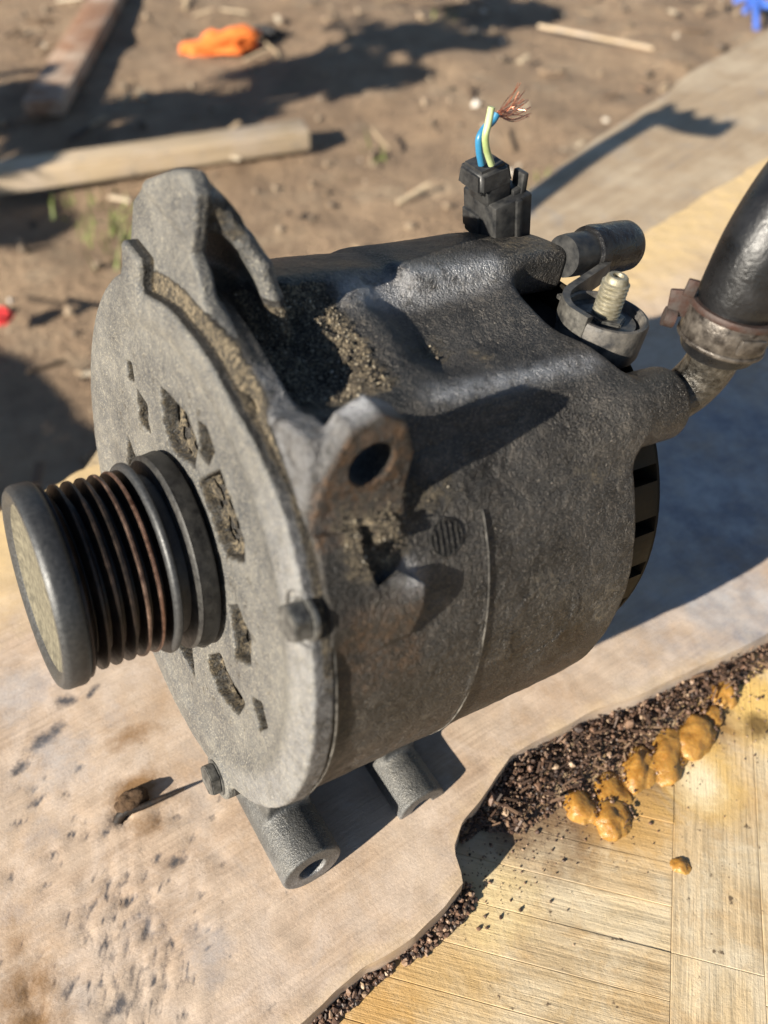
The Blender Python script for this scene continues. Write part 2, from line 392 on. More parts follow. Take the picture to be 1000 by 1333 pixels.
def f_drum(P):
    x, y, z = P.T; rr = np.hypot(y, z); ph = np.degrees(np.arctan2(-y, z))
    xs = x+.9*np.sin(ph*.09); wz = sst(ph, 50, 54)*(1-sst(ph, 122, 135)); R = 75.0-.32*sst(xs, 46.4, 47.1)*wz+.2*sst(xs, 45.0, 45.7)*(1-sst(xs, 46.4, 47.0))*wz-.5*sst(x, 46, 60)*(1-wz)
    wp = sst(ph, -9, 3)*(1-sst(ph, 16, 29.5))
    KX = [8, 12.5, 23, 31, 37, 43, 55, 70, 93]; KD = [0, 10.5, 10, 6.6, 5.4, 4.4, 7.4, 6.2, 3.0]
    dx = np.zeros_like(x)
    for a, b, da, db in zip(KX, KX[1:], KD, KD[1:]): dx = dx+(db-da)*sst(x, a, b)
    delta = wp*dx
    pk = wp*sst(x, 10, 14)*(1-sst(x, 34, 44))
    w = np.where(np.abs(rr-70) < 12)[0]
    nz = np.zeros(len(P), np.float32)
    if len(w):
        p = P[w]; nz[w] = .22*fbm(p/9., 3)+.08*vnoise(p/1.6)+.5*np.exp(-((x[w]-47)/12)**2-((ph[w]-47)/4)**2)*vnoise(p/2.4)+.16*(np.abs(np.hypot(x[w]-67, (ph[w]-80)*1.3)-12) < 1.1)*(1+vnoise(p/4))+pk[w]*(.9*vnoise(p/1.7)+.5*vnoise(p/.8+9))
    d = smax(rr-(R-delta+nz), np.abs(x-51.3)-48.6, 1.6)
    # rolled crest below the saddle
    cr = np.hypot((ph-31.5)*1.25, (rr-69.4)); crest = np.maximum(cr-5.2, np.abs(x-66)-34)
    d = smin(d, np.where((ph > 15) & (ph < 50), crest, 1e3), 5)
    rec = np.maximum(np.hypot(x-115.5, y+13)-22.5, 46-z)
    d = smax(d, -rec, 3)
    d = smin(d, feat(P, (60, -6, 52), (121, 58, 80), f_cap), 4)
    d = smin(d, feat(P, (60, -58, 40), (124, -33, 66), f_boss), 7)
    d = smin(d, feat(P, (0, -22, 58), (24, 48, 104), f_ear), 3.5)
    d = smin(d, feat(P, (0, -56, 38), (28, -22, 80), f_lug), 3.5)
    d = smin(d, feat(P, (0, -70, 20), (30, -40, 62), f_block), .9)
    d = smin(d, feat(P, (3, -68, -104), (28, 12, -60), lambda x, y, z: f_stub(x, y, z, 15.5, -89.8, 10.4, -66, 10, 10.0, 4.6)), 3)
    d = smin(d, feat(P, (50, -66, -102), (72, -20, -60), lambda x, y, z: f_stub(x, y, z, 60.3, -91.2, 9.2, -64, -22, 8.6, 4.0)), 3)
    d = smin(d, feat(P, (70, 5, -96), (98, 40, -60), lambda x, y, z: f_stub(x, y, z, 84, -82.5, 9, 8, 34, 8.4, 4.0)), 3)
    return d
SLOTS = [[(15.3, 43.0), (9.6, 44.4), (-1.3, 45.2), (-6.2, 41.2), (-4.7, 33.7), (7.3, 29), (12.7, 31)],
 [(-8.1, 48.2), (-12.1, 49.6), (-15.8, 47.1), (-13.6, 41.9), (-9.1, 40.9)],
 [(-8.8, 30.3), (-20.6, 43.0), (-27.5, 38.6), (-34.0, 33.5), (-35.1, 28.4), (-25.0, 20.7), (-16.1, 25.9)],
 [(-30.0, 4.5), (-34.6, 9.5), (-41.6, 6.8), (-42.9, -1.6), (-35.4, -7.5)],
 [(-19.8, -27.6), (-25.6, -20.2), (-35.0, -20.2), (-41.8, -20.4), (-39.0, -28.6), (-27.1, -33.4)],
 [(-47.7, -12.9), (-51.3, -10.0), (-54.6, -14.0), (-51.8, -18.8)],
 [(33.3, 30.6), (26.7, 30.5), (26.4, 22.7), (31.2, 22.6)],
 [(40.7, 35.5), (38.2, 36.6), (36.6, 33.8), (39.8, 32.3)],
 [(36, 4), (43, 7), (43, -6), (36, -5)], [(26, -24), (36, -16), (40, -24), (28, -32)], [(-8, -36), (8, -36), (9, -45), (-10, -45)]]
def disc_R(ph): return 75.9-5.8*sst(ph, -32, -20)*(1-sst(ph, 16, 44))
def f_disc(P):
    x, y, z = P.T; rr = np.hypot(y, z); ph = np.degrees(np.arctan2(-y, z))
    R = disc_R(ph)
    face = -3.6+1.3*(1-sst(rr, 60, 66))+.7*(1-sst(rr, 33, 37)) + .5*sst(rr, R-7, R-1)
    m = np.abs(x) < 8; nz = np.zeros(len(P), np.float32)
    if m.any(): nz[m] = .28*fbm(P[m]/7., 3)+.1*fbm(P[m]/1.6, 2)
    d = smax(smax(rr-R-nz, face-x+nz*.7, 1.5), x-2.6, .6)
    for V in SLOTS:
        V = np.array(V); lo = (-10, *V.min(0)); hi = (3, *V.max(0))
        s = feat(P, lo, hi, lambda x, y, z: ext(sd_poly(y, z, [tuple(v) for v in V])-.9, np.abs(x+5)-7.0+.9*fbm(np.c_[x, y, z]/2.4, 2), 1), 10)
        d = smax(d, -s, 1.2)
    # notch round the hexagon bolt, flat tab at the upper rim
    s = feat(P, (-12, -82, 30), (3, -58, 55), lambda x, y, z: np.maximum(np.hypot(y+63.6, z-37)-6.4, x+2.2), 10)
    d = smax(d, np.where(s > 500, -1e3, -np.maximum(s, -1e3)), .8)
    tb = feat(P, (-4, 24, 55), (6, 44, 74), lambda x, y, z: sd_box(x, y, z, (1, 34, 65.5), (4.5, 6.2, 8), 1.5), 10)
    d = smin(d, tb, 2)
    lb = feat(P, (-4, -46, -80), (6, -26, -58), lambda x, y, z: ext(np.hypot(y+35.4, z+66)-7.5, np.abs(x-0)-4.6, 1), 10)
    return smin(d, lb, 2)

# ------------------------------------------------------------------ ALTERNATOR
alt = empty("alternator", ALT_M)
tag(alt, "dirty grey car alternator with ribbed pulley lying on the weathered board", "alternator")
def band(v, a, b, s): return sst(v, a-s, a+s)*(1-sst(v, b-s, b+s))
V, Q, Nn = surface_nets(f_drum, (-2, -82, -106), (126, 82, 108), .62)
x, y, z = V.T; rr = np.hypot(y, z); ph = np.degrees(np.arctan2(-y, z))
dirt = np.zeros(len(V)); wear_glint = np.zeros(len(V)); rust = np.zeros(len(V))
dirt = np.maximum(dirt, .95*band(x, 12, 38, 5)*band(ph, -10, 27, 5)*(rr < 74))
dirt = np.maximum(dirt, .62*np.exp(-((x-56)/9)**2-((ph-16)/7)**2))
dirt = np.maximum(dirt, .5*np.exp(-((x-66)/9)**2-((ph-21)/5)**2))
dirt = np.maximum(dirt, .9*(1-sst(x, 2.8, 5.5))*band(ph, -30, 58, 6)*(rr > 66)*(1-sst(rr, 74, 77)))
dirt = np.maximum(dirt, .7*band(x, 6, 26, 4)*band(ph, 44, 57, 3)*(rr < 80))
dirt = np.maximum(dirt, .62*np.exp(-((x-32)/9)**2-((ph-46)/5)**2))
dirt = np.maximum(dirt, .5*np.exp(-((x-84)/12)**2-((ph-50)/2.5)**2))
dirt = np.maximum(dirt, .5*band(x, 96, 125, 3)*band(ph, -36, -1, 4)*(rr > 70))
dirt = np.maximum(dirt, .36*band(x, 70, 125, 8)*band(ph, -40, -12, 6)*(rr > 70))
dirt = np.maximum(dirt, .6*(rr > 84)*band(z, 88, 98, 2)*(x > 3)*(x < 13)*(1-sst(y, 9, 14)))
dirt = np.maximum(dirt, .42*band(x, 3, 46, 6)*band(ph, 98, 118, 8))
wear_glint = np.maximum(wear_glint, .9*np.exp(-((x-14)/9)**2-((y+48)/5)**2)*sst(z, 70, 75))
wear_glint = np.maximum(wear_glint, .7*band(x, 40, 92, 5)*np.exp(-((ph+2)/4)**2))  # saddle ridge: scuffed metal plus a painted lit highlight
wear_glint = np.maximum(wear_glint, .7*band(x, 42, 97, 5)*np.exp(-((ph-29)/2.2)**2))  # saddle crest: worn edge brightened with a painted highlight
wear_glint = np.maximum(wear_glint, .8*np.exp(-((x-24)/4)**2-((ph-58)/2.5)**2))
wear_glint = np.maximum(wear_glint, .42*(1-sst(z, -96, -84))*(1-sst(y, -62, -50)))
rust = np.maximum(rust, sst(-y, 52.6, 53.8)*(z > 50)*(x > 2)*(x < 28)*(rr > 76))
rust = np.maximum(rust, .75*band(x, 5, 27, 3)*band(ph, 61, 78, 4))
dirt = np.maximum(dirt, .46*np.exp(-((x-66)/10)**2-((ph-70)/7)**2))
dirt = np.maximum(dirt, .48*np.exp(-((x-92)/8)**2-((ph-82)/14)**2))
dirt = np.maximum(dirt, .5*np.exp(-((x-86)/14)**2-((ph-52)/3)**2))
dirt = np.maximum(dirt, .5*band(x, 4, 45, 6)*np.exp(-((ph-45)/5)**2))
dirt = np.maximum(dirt, .4*band(x, 4, 98, 4)*np.exp(-((ph-112)/7)**2))
wear_glint = np.maximum(wear_glint, .38*(rr > 73)*(x < 9.5)*(x > 1.2)*band(y, -53, -22, 3)*(z > 42))
wear_glint = np.maximum(wear_glint, .3*np.exp(-((rr-85)/3)**2)*np.exp(-((y+46)/7)**2)*(x > 96))
rust = np.maximum(rust, .5*band(x, 4, 98, 5)*np.exp(-((ph-106)/9)**2))
oilm = .3*(np.abs(ph) < 140)*(rr > 70)*(.5+.5*fbm(V/14., 3)) + .8*band(x, 2.5, 11, 2)*band(ph, 50, 72, 5)*(rr > 70) + .6*band(x, 12, 32, 4)*np.exp(-((ph-40)/6)**2)+.5*np.exp(-((x-45)/16)**2-((ph-47)/5)**2)+.7*band(x, 2, 8, 2)*band(ph, 72, 125, 8)
mask = np.stack([dirt, wear_glint, rust], 1)
fc = V[Q].mean(1); fx, fy, fz = fc.T; fr = np.hypot(fy, fz); fp = np.degrees(np.arctan2(-fy, fz))
lab = np.zeros(len(Q), int)
lab[(fr > 75.6) & (fx < 25) & (fp > -48) & (fp < 22)] = 1
lab[(fr > 75.4) & (fx < 30) & (fp > 22) & (fp < 49) & (fz > 44)] = 2
lab[(fx > 78) & (np.hypot(fy-BOSS_C[0], fz-BOSS_C[1]) < 11.3) & (fr > 74.7) | ((fx > 101) & (fy < -30))] = 3
lab[(fr > 75.4) & (fz < -60) & (fx < 40)] = 4
lab[(fr > 75.4) & (fz < -60) & (fx >= 40) & (fx < 74)] = 5
lab[(fr > 75.4) & (fz < -60) & (fx >= 74)] = 6
lab[(fx > 100) & (fp < 3) & (fp > -52) & (fr > 62)] = 7
parts = split_parts(V, Q, Nn, lab, {0: ("drum_housing", M_drum, None), 1: ("mounting_ear", M_disc, 0), 2: ("mounting_lug", M_drum, 0),
    3: ("pipe_boss", M_drum, 0), 4: ("mounting_boss", M_stub, 0), 5: ("mounting_boss", M_stub, 0), 6: ("mounting_boss", M_stub, 0), 7: ("connector_socket", M_drum, 0)}, mask, alt, oilm)
tag(parts[1], "pale hollow ear at the top front with a deep pocket")
tag(parts[2], "rounded lug with a bolt hole and rusty face")
drumV, drumN, drum_dirt = V, Nn, dirt

V, Q, Nn = surface_nets(f_disc, (-9, -80, -80), (7, 80, 80), .62)
x, y, z = V.T; rr = np.hypot(y, z); ph = np.degrees(np.arctan2(-y, z))
dirt = np.zeros(len(V)); wear_glint = np.zeros(len(V)); rust = np.zeros(len(V))
for s in SLOTS:
    sd = sd_poly(y, z, s)-.9; dirt = np.maximum(dirt, 1.0*(1-sst(sd, -1.2, 1.8))*sst(x, -3.6, -1.8))
dirt = np.maximum(dirt, .75*sst(rr, disc_R(ph)-3.2, disc_R(ph)-.5)*band(ph, -32, 75, 6)*sst(x, -1.5, .5))
dirt = np.maximum(dirt, .27*(1-sst(rr, 52, 66)))
wear_glint = np.maximum(wear_glint, .25*sst(rr, 64, 69)*band(ph, 40, 140, 12))
wear_glint = np.maximum(wear_glint, .2*band(rr, 74, 78, 1)*band(ph, 60, 135, 10))
oilm = 1.0*sst(rr, disc_R(ph)-2.4, disc_R(ph)-1.2)*sst(x, -2.6, -1.6)+.3*sst(rr, 66, 70)*band(ph, 30, 75, 8)
fro = mesh_obj("front_plate", V*MM, Q, M_disc, alt, True, None, Nn, np.stack([dirt, wear_glint, rust], 1), oilm)

# pulley, turned along the axis
pl = empty("pulley"); pl.parent = alt
prof = [(-36.2, 8), (-36.2, 26.2), (-35.6, 26.4), (-34.4, 24.2)]
for k in range(5):
    c = -33.6+k*3.56; prof += [(c, 21.6), (c+.3, 21.6), (c+1.4, 25.4), (c+2.1, 25.4), (c+3.2, 21.6)]
prof += [(-15.6, 21.6), (-14.6, 26.2), (-14.6, 8)]
mesh_obj("ribbed_body", *lathe(prof, 160), M_rib, pl, True, 28)
vr, fr_ = lathe([(-18.1, 25.0), (-17.9, 25.5), (-17.6, 25.6), (-17.3, 25.5), (-17.1, 25.0)], 160)
mesh_obj("worn_rib", vr, fr_, simple("coppery worn steel", (.2, .095, .06), .35, .75, .5, 220, .0001, (.42, .25, .18)), pl, True, 40)
vr, fr_ = lathe([(-21.7, 25.0), (-21.5, 25.5), (-21.2, 25.55), (-20.9, 25.5), (-20.7, 25.0)], 160)
mesh_obj("worn_rib", vr, fr_, simple("brown worn steel", (.09, .05, .038), .4, .6, .5, 160, .0001, (.3, .2, .15)), pl, True, 40)
mesh_obj("collar", *lathe([(-41.6, 22), (-43.2, 24.4), (-43.3, 26.2), (-42.6, 27.1), (-41.6, 27.5), (-37.6, 27.5), (-36.9, 27.1), (-36.6, 26.4), (-36.0, 25.9), (-36.0, 20)], 160), M_collar, pl, True, 40)
mesh_obj("end_cap", *lathe([(-40.6, 0.001), (-40.7, 12), (-41.0, 19), (-42.0, 22.6), (-42.9, 24.0), (-42.9, 24.5)], 128), M_cap, pl, True, 50)
mesh_obj("flange", *lathe([(-14.9, 20), (-14.9, 26.0), (-14.5, 26.8), (-13.9, 27.1), (-13.2, 27.0), (-12.8, 26.3), (-12.3, 24.2), (-12.3, 20)], 160), M_collar, pl, True, 40)
mesh_obj("dust_shield", *lathe([(-12.3, 22.4), (-9.2, 22.8), (-8.5, 27.2), (-8.0, 27.8), (-7.4, 27.7), (-3.8, 28.3), (-3.3, 28.1), (-2.4, 20)], 160), M_shield, pl, True, 40)

def hex_bolt(c, r, h, rot=0.0, name="bolt"):
    bm = bmesh.new()
    for (x0, x1, rad, seg, bev) in ((-h, 0, r, 6, .35), (0, 1.4, r*1.14, 32, .3)):
        m = Matrix.Translation(Vector((c[0]+(x0+x1)/2, c[1], c[2]))*MM) @ Matrix.Rotation(pi/2, 4, 'Y') @ Matrix.Rotation(rot, 4, 'Z')
        q = bmesh.ops.create_cone(bm, cap_ends=True, segments=seg, radius1=rad*MM, radius2=rad*MM, depth=(x1-x0)*MM, matrix=m)
        es = list({e for v in q['verts'] for e in v.link_edges})
        bmesh.ops.bevel(bm, geom=es, offset=bev*MM, segments=2, affect='EDGES')
    return bm_obj(name, bm, M_bolt, alt, True, 30)
hex_bolt((-2.2, -63.8, 37.0), 4.6, 4.2, .25)
hex_bolt((-5.0, -35.4, -66), 5.2, 3.0, .1)
hex_bolt((-2.5, 62, -40), 5.6, 4, .3)

# parting line: thin raised bead between front plate and drum
bm = bmesh.new(); add_tube(bm, [(3.3*MM+.0003*sin(t*9), -sin(t)*.0757, cos(t)*.0754) for t in np.radians(np.arange(56, 132, 2))], .0003, 6)
bm_obj("parting_bead", bm, simple('pale bead and lit edge', (.05, .048, .045), .6, .3, .4, 300, .0001, (.21, .195, .17)), alt)
bm = bmesh.new(); add_tube(bm, [((46.5-.9*sin(math.degrees(t)*.09))*MM, -sin(t)*.0751, cos(t)*.0751) for t in np.radians(np.arange(51, 124, 1.5))], [.0001]+[.00026]*47+[.0001], 6)  # pale tube paints the lit line along the step edge
bm_obj("lit_edge_line", bm, bpy.data.materials['pale bead and lit edge'], alt)
# round cast mark with ribs
cm = empty("cast_mark"); cm.parent = alt
def on_drum(x, ph, R): t = radians(ph); return Vector((x*MM, -sin(t)*R*MM, cos(t)*R*MM))
bm = bmesh.new(); add_tube(bm, [on_drum(36+4.4*cos(t), 54+4.4*sin(t)/1.3, 74.75) for t in np.linspace(0, 2*pi, 40)], .00045, 8, False); bm_obj("ring", bm, M_drum, cm)
for k in range(5):
    xx = 36+(k-2)*1.55; hh = math.sqrt(max(.1, 4.0**2-((k-2)*1.55)**2))
    bm = bmesh.new(); add_tube(bm, [on_drum(xx, 54+s*hh/1.3, 74.75) for s in (-1, -.5, 0, .5, 1)], .0005, 8); bm_obj("rib", bm, M_drum, cm)
# rear cover: dark core with separate vent slats
rc = empty("rear_cover"); rc.parent = alt
mesh_obj("core", *lathe([(99, 0.01), (99, 58), (117.5, 58), (118.2, 57), (118.2, .01)], 96), M_dark, rc, True, 40)
mesh_obj("end_plate", *lathe([(118.4, 50), (118.4, 64.8), (118.8, 65.8), (119.6, 66), (120.4, 65.2), (121, 63), (121, .01)], 96), M_cover, rc, True, 40)
for k in range(26):
    a0 = 360/26*k+4
    if a0 < 40 or a0 > 315: continue
    V = []; Fs = []
    for i in range(5):
        t = radians(a0+9.4*i/4)
        for (u, r) in ((99.4, 61), (99.4, 66), (118.6, 66), (118.6, 61)): V.append((u*MM, -sin(t)*r*MM, cos(t)*r*MM))
    for i in range(4):
        for q in range(4): Fs.append([i*4+q, i*4+(q+1) % 4, (i+1)*4+(q+1) % 4, (i+1)*4+q])
    Fs += [[3, 2, 1, 0], [16, 17, 18, 19]]
    mesh_obj("vent_slat", V, Fs, M_cover, rc, False)

# terminal stud with its insulator
ti = empty("terminal"); ti.parent = alt
CUP = (113.7, -22.0)
def lz(profile, c, seg=64):
    v, f = lathe(profile, seg, 'Z'); return [(p[0]+c[0]*MM, p[1]+c[1]*MM, p[2]) for p in v], f
mesh_obj("insulator", *lz([(52, 9), (57, 9.5), (58.5, 12), (60, 12.6), (69, 12.6), (70, 12.2), (70.2, 11.4), (69.8, 10.8), (66.5, 10.4), (65.5, 9.6), (65.2, .01)], CUP), M_cup, ti, True, 40)
bm = bmesh.new(); th = 0
prof = [(65, 3.3), (67, 3.3)]
zz = 67
while zz < 78.5: prof += [(zz+.15, 3.35), (zz+.5, 3.95), (zz+.75, 3.95), (zz+1.1, 3.35)]; zz += 1.25
prof += [(zz+.2, 3.3), (zz+1.2, 3.0), (zz+1.6, 2.6), (zz+1.6, 1.6), (zz+.6, 1.4), (zz+.6, .01)]
bm.free()
st = mesh_obj("threaded_stud", *lz(prof, (0, 0), 40), M_stud, ti, True, 40)
st.matrix_local = Matrix.Translation((CUP[0]*MM, CUP[1]*MM, 0)) @ Matrix.Translation((0, 0, .065)) @ Matrix.Rotation(radians(-3), 4, 'Y') @ Matrix.Translation((0, 0, -.065))
bm = bmesh.new(); bmesh.ops.create_cone(bm, cap_ends=True, segments=6, radius1=.0062, radius2=.0062, depth=.004, matrix=Matrix.Translation((CUP[0]*MM, CUP[1]*MM, .0672)))
bmesh.ops.bevel(bm, geom=list(bm.edges), offset=.0004, segments=2, affect='EDGES'); bm_obj("nut", bm, M_bolt, ti)
# water pipe stub out of the boss
bm = bmesh.new(); pp = spline([(116, -46, 53.2), (122, -46.4, 53.6), (128.5, -47.2, 57.5), (130.2, -48.8, 65), (128.2, -49.8, 73), (127.6, -50, 80)], 8)
add_tube(bm, [p*MM for p in pp], .0070, 28)
bm_obj("water_pipe", bm, M_pipe, alt)

# ------------------------------------------------------------------ sand lying on the casting
def grains(name, pts, nrm, sizes, m, label, kind='stuff', parent=None, seed=3):
    r = np.random.default_rng(seed); t = (1+5**.5)/2
    base = np.array([(-1,t,0),(1,t,0),(-1,-t,0),(1,-t,0),(0,-1,t),(0,1,t),(0,-1,-t),(0,1,-t),(t,0,-1),(t,0,1),(-t,0,-1),(-t,0,1)])/1.9
    tri = np.array([(0,11,5),(0,5,1),(0,1,7),(0,7,10),(0,10,11),(1,5,9),(5,11,4),(11,10,2),(10,7,6),(7,1,8),(3,9,4),(3,4,2),(3,2,6),(3,6,8),(3,8,9),(4,9,5),(2,4,11),(6,2,10),(8,6,7),(9,8,1)])
    n = len(pts); vv = base[None]*sizes[:, None, None]*r.uniform(.6, 1.25, (n, 1, 3))*r.uniform(.75, 1.2, (n, 12, 1))
    A = r.normal(size=(n, 3, 3)); Qm, _ = np.linalg.qr(A); vv = np.einsum('nij,nkj->nki', Qm, vv)+(pts+nrm*sizes[:, None]*.35)[:, None, :]
    F_ = tri[None]+12*np.arange(n)[:, None, None]
    o = mesh_obj(name, vv.reshape(-1, 3), F_.reshape(-1, 3), m, parent, False)
    return o
def grain_mat(name, stops, rough=.8):
    g = G(name); gi = g.N.new("ShaderNodeNewGeometry").outputs['Random Per Island']
    return g.out(g.ramp(gi, stops), rough)
M_sand = grain_mat("sand grains", [(0, (.025, .021, .017)), (.35, (.07, .056, .04)), (.65, (.17, .135, .09)), (.92, (.3, .25, .17)), (1, (.5, .45, .36))])
w = np.where((drum_dirt > .45) & (drumN[:, 2] > -.1) & (np.hypot(drumV[:, 1], drumV[:, 2]) < 80) & (drumV[:, 0] < 60))[0]; wp_ = np.where(drumV[w, 0] > 7, 1.0, .3)*np.clip(drum_dirt[w]-.4, 0, .5)**2; pick = rng.choice(w, 12000, p=wp_/wp_.sum())
sand = grains("sand", drumV[pick]*MM, drumN[pick], np.clip(rng.lognormal(-2.05, .5, len(pick)), .06, .8)*np.where(drumV[pick, 0] > 7, 1, .6)*MM, M_sand, "")
sand.matrix_world = ALT_M
tag(sand, "loose sand and grit caked in the pockets of the alternator casting", "sand", kind='stuff')

# ------------------------------------------------------------------ wire connector plugged in on top
bpy.context.view_layer.update()
con = empty("wire_connector", ALT_M @ Matrix.Translation(Vector((109.6, 25, 72.2))*MM) @ Matrix.Rotation(radians(-18), 4, 'Y'))
tag(con, "black plastic connector plugged in on top with cut blue and green wires", "connector")
bm = bmesh.new()
add_box(bm, (0, 0, .00725), (.0135, .0165, .0145), None, .0008)
add_box(bm, (.0015, -.0082, .0078), (.0022, .0020, .0130), None, .0005)
add_box(bm, (-.0068, .0035, .0055), (.0016, .0085, .006), None, .0005)
bm_obj("housing", bm, M_plastic, con)
bm = bmesh.new(); add_box(bm, (-.0028, .0002, .0166), (.0086, .0104, .0075), None, .0012); bm_obj("neck", bm, M_plastic, con)
bm = bmesh.new()
q = bmesh.ops.create_cone(bm, cap_ends=True, segments=4, radius1=.0088, radius2=.0076, depth=.0068, matrix=Matrix.Translation((-.0038, .0010, .0208)) @ Matrix.Rotation(pi/4, 4, 'Z'))
bmesh.ops.bevel(bm, geom=list(bm.edges), offset=.0013, segments=3, affect='EDGES'); bm_obj("collar", bm, M_plastic, con)
bm = bmesh.new(); add_box(bm, (.0052, -.0040, .0168), (.002, .005, .0066), Matrix.Rotation(.15, 3, 'Y'), .0005); add_box(bm, (.0035, -.0040, .0150), (.004, .004, .002), None, .0004); bm_obj("latch", bm, M_plastic, con)
conI = con.matrix_world.inverted()
def to_con(px, py, y): return conI @ (ALT_M @ (alt_y(px, py, y)*MM))
bw = [to_con(627, 214, 23.5), to_con(624, 196, 23.6), to_con(624, 180, 23.8), to_con(631, 167, 24.5), to_con(641, 158, 25), to_con(647, 148, 25.2)]
gw = [to_con(640, 214, 21), to_con(634, 196, 21), to_con(632, 178, 21.2), to_con(636, 160, 21.8), to_con(640, 139, 22.2)]
bm = bmesh.new(); add_tube(bm, spline(bw, 6), .00105, 12); bm_obj("blue_wire", bm, M_blue, con)
bm = bmesh.new(); add_tube(bm, spline(gw, 6), .0010, 12); bm_obj("green_wire", bm, M_green, con)
bm = bmesh.new()
p0 = to_con(647, 149, 25.2)
for k in range(34):
    t = random.random()
    end = to_con(random.uniform(672, 692), random.uniform(126, 152), 25+random.uniform(-5, 5)) if k > 8 else to_con(random.uniform(674, 684), random.uniform(106, 126), 25+random.uniform(-3, 3))
    mid = p0.lerp(end, .5)+Vector((random.uniform(-1, 1), random.uniform(-1, 1), random.uniform(-1.6, .6)))*.0012
    add_tube(bm, spline([p0+Vector((random.uniform(-.6, .6),)*3)*.001, mid, end], 4), .00011, 5)
bm_obj("copper_strands", bm, M_copper, con)

# ------------------------------------------------------------------ cable lug on the stud
clg = empty("cable_lug", ALT_M @ Matrix.Translation(Vector((CUP[0], CUP[1], 70))*MM))
tag(clg, "black sleeved cable lug clamped on the threaded stud beside the connector", "cable lug")
def cl(p): return Vector((p[0]-CUP[0], p[1]-CUP[1], p[2]-70))*MM
bm = bmesh.new(); add_tube(bm, [cl(p) for p in ((117.5, 3.2, 74), (120, 3.4, 74), (128, 3.8, 74), (133, 4, 74))], [.0062, .0064, .0064, .0062], 32); bm_obj("cable_stub", bm, M_plastic, clg)
bm = bmesh.new()
add_tube(bm, [cl(p) for p in ((127.5, 4, 74), (128, 4, 74), (130, 4.1, 74), (136, 4.3, 74), (140, 4.4, 74), (144, 4.7, 74), (146, 4.8, 74), (147.6, 4.8, 74), (148.1, 4.8, 74))], [.0068, .0076, .0079, .0077, .0079, .0078, .0077, .0069, .0055], 40); bm_obj("heat_shrink", bm, M_shrink, clg)
bm = bmesh.new()
pts = spline([cl(p) for p in ((133, -1.8, 71), (126, -5, 71), (117, -7.5, 69.5), (107, -11.5, 68.8), (102.3, -18, 68.6), (102.5, -26, 68.8))], 8)
for i in range(len(pts)-1):
    pass
vs = []
for i, p in enumerate(pts):
    t = (pts[min(i+1, len(pts)-1)]-pts[max(i-1, 0)]).normalized(); n = t.cross(Vector((0, 0, 1))).normalized()
    vs.append([bm.verts.new(p+n*a*.0011+Vector((0, 0, b*.0032))) for a, b in ((-1, -1), (1, -1), (1, 1), (-1, 1))])
for a, b in zip(vs, vs[1:]):
    for q in range(4): bm.faces.new((a[q], a[(q+1) % 4], b[(q+1) % 4], b[q]))
bm.faces.new(vs[0]); bm.faces.new(vs[-1][::-1])
bm_obj("strap", bm, M_lugmetal, clg)
bm = bmesh.new(); vv, ff = lathe([(.6, 4.4), (.6, 9.2), (2.0, 9.2), (2.0, 4.4)], 40, 'Z', close=True)
vm = [bm.verts.new(Vector(p)+cl((CUP[0], CUP[1], 66))) for p in vv]
for f_ in ff: bm.faces.new([vm[i] for i in f_])
add_box(bm, cl((115, -10.5, 67.3)), (.012, .008, .0014), None, .0003)
bm_obj("ring_tongue", bm, M_lugmetal, clg)

# ------------------------------------------------------------------ rubber coolant hose with clamp
hose = empty("rubber_hose", ALT_M @ Matrix.Translation(Vector((127.4, -50, 71))*MM))
tag(hose, "thick black rubber hose clamped on the pipe at the right", "hose")
def hl(p): return (Vector(p)-Vector((127.4, -50, 71)))*MM
hp = spline([hl(p) for p in ((128.6, -49.7, 72.5), (127.4, -50, 80), (127.0, -50, 95), (128.4, -49.6, 104), (133.5, -48.5, 114), (144, -46, 122.5), (158, -42, 127), (174, -38, 127))], 10)
rad = [.0108 if i > 14 else .0102 for i in range(len(hp))]
bm = bmesh.new(); add_tube(bm, hp, rad, 48); bm_obj("hose_body", bm, M_rubber, hose)
def ring(name, z0, z1, r0, r1, m, par):
    v, f = lathe([(z0, r0), (z0, r1-.15), (z0+.2, r1), (z1-.2, r1), (z1, r1-.15), (z1, r0)], 64, 'Z', close=True)
    c = hl((127.4, -50, 0)); dz = -71
    v = [(p[0]+c.x, p[1]+c.y, p[2]+dz*MM) for p in v]
    return mesh_obj(name, v, f, m, par, True, 40)
clamp = empty("clamp"); clamp.parent = hose
ring("band", 75.0, 84.6, 10, 11.5, M_clamp, clamp)
ring("band_edge", 83.2, 85.0, 10, 11.9, M_clamprust, clamp)
ring("band_edge", 74.6, 75.8, 10, 11.8, M_clamp, clamp)
bm = bmesh.new(); v_ = Vector((-.35, -1, 0)).normalized()
add_box(bm, hl((127.4, -50, 79.5))+v_*.0118, (.0075, .0012, .0042), Matrix.Rotation(math.atan2(v_.y, v_.x)+pi/2, 3, 'Z'), .0004); bm_obj("band_window", bm, M_clamp, clamp)
bm = bmesh.new(); u_ = Vector((-.72, .7, 0)).normalized()
add_box(bm, hl((127.4, -50, 82.0))+u_*.0138, (.006, .0014, .0075), Matrix.Rotation(math.atan2(u_.y, u_.x), 3, 'Z') @ Matrix.Rotation(.2, 3, 'Y'), .0004)
add_box(bm, hl((126.6, -51.6, 87.2))+u_*.0136, (.003, .0014, .0048), Matrix.Rotation(math.atan2(u_.y, u_.x), 3, 'Z'), .0004)
bm_obj("clamp_ear", bm, M_clamprust, clamp)
bm = bmesh.new(); add_tube(bm, [hl((127.4, -50, 77.5))+u_*.0135, hl((127.4, -50, 77.5))+u_*.0165], .0026, 20); bm_obj("clamp_screw", bm, M_clamprust, clamp)

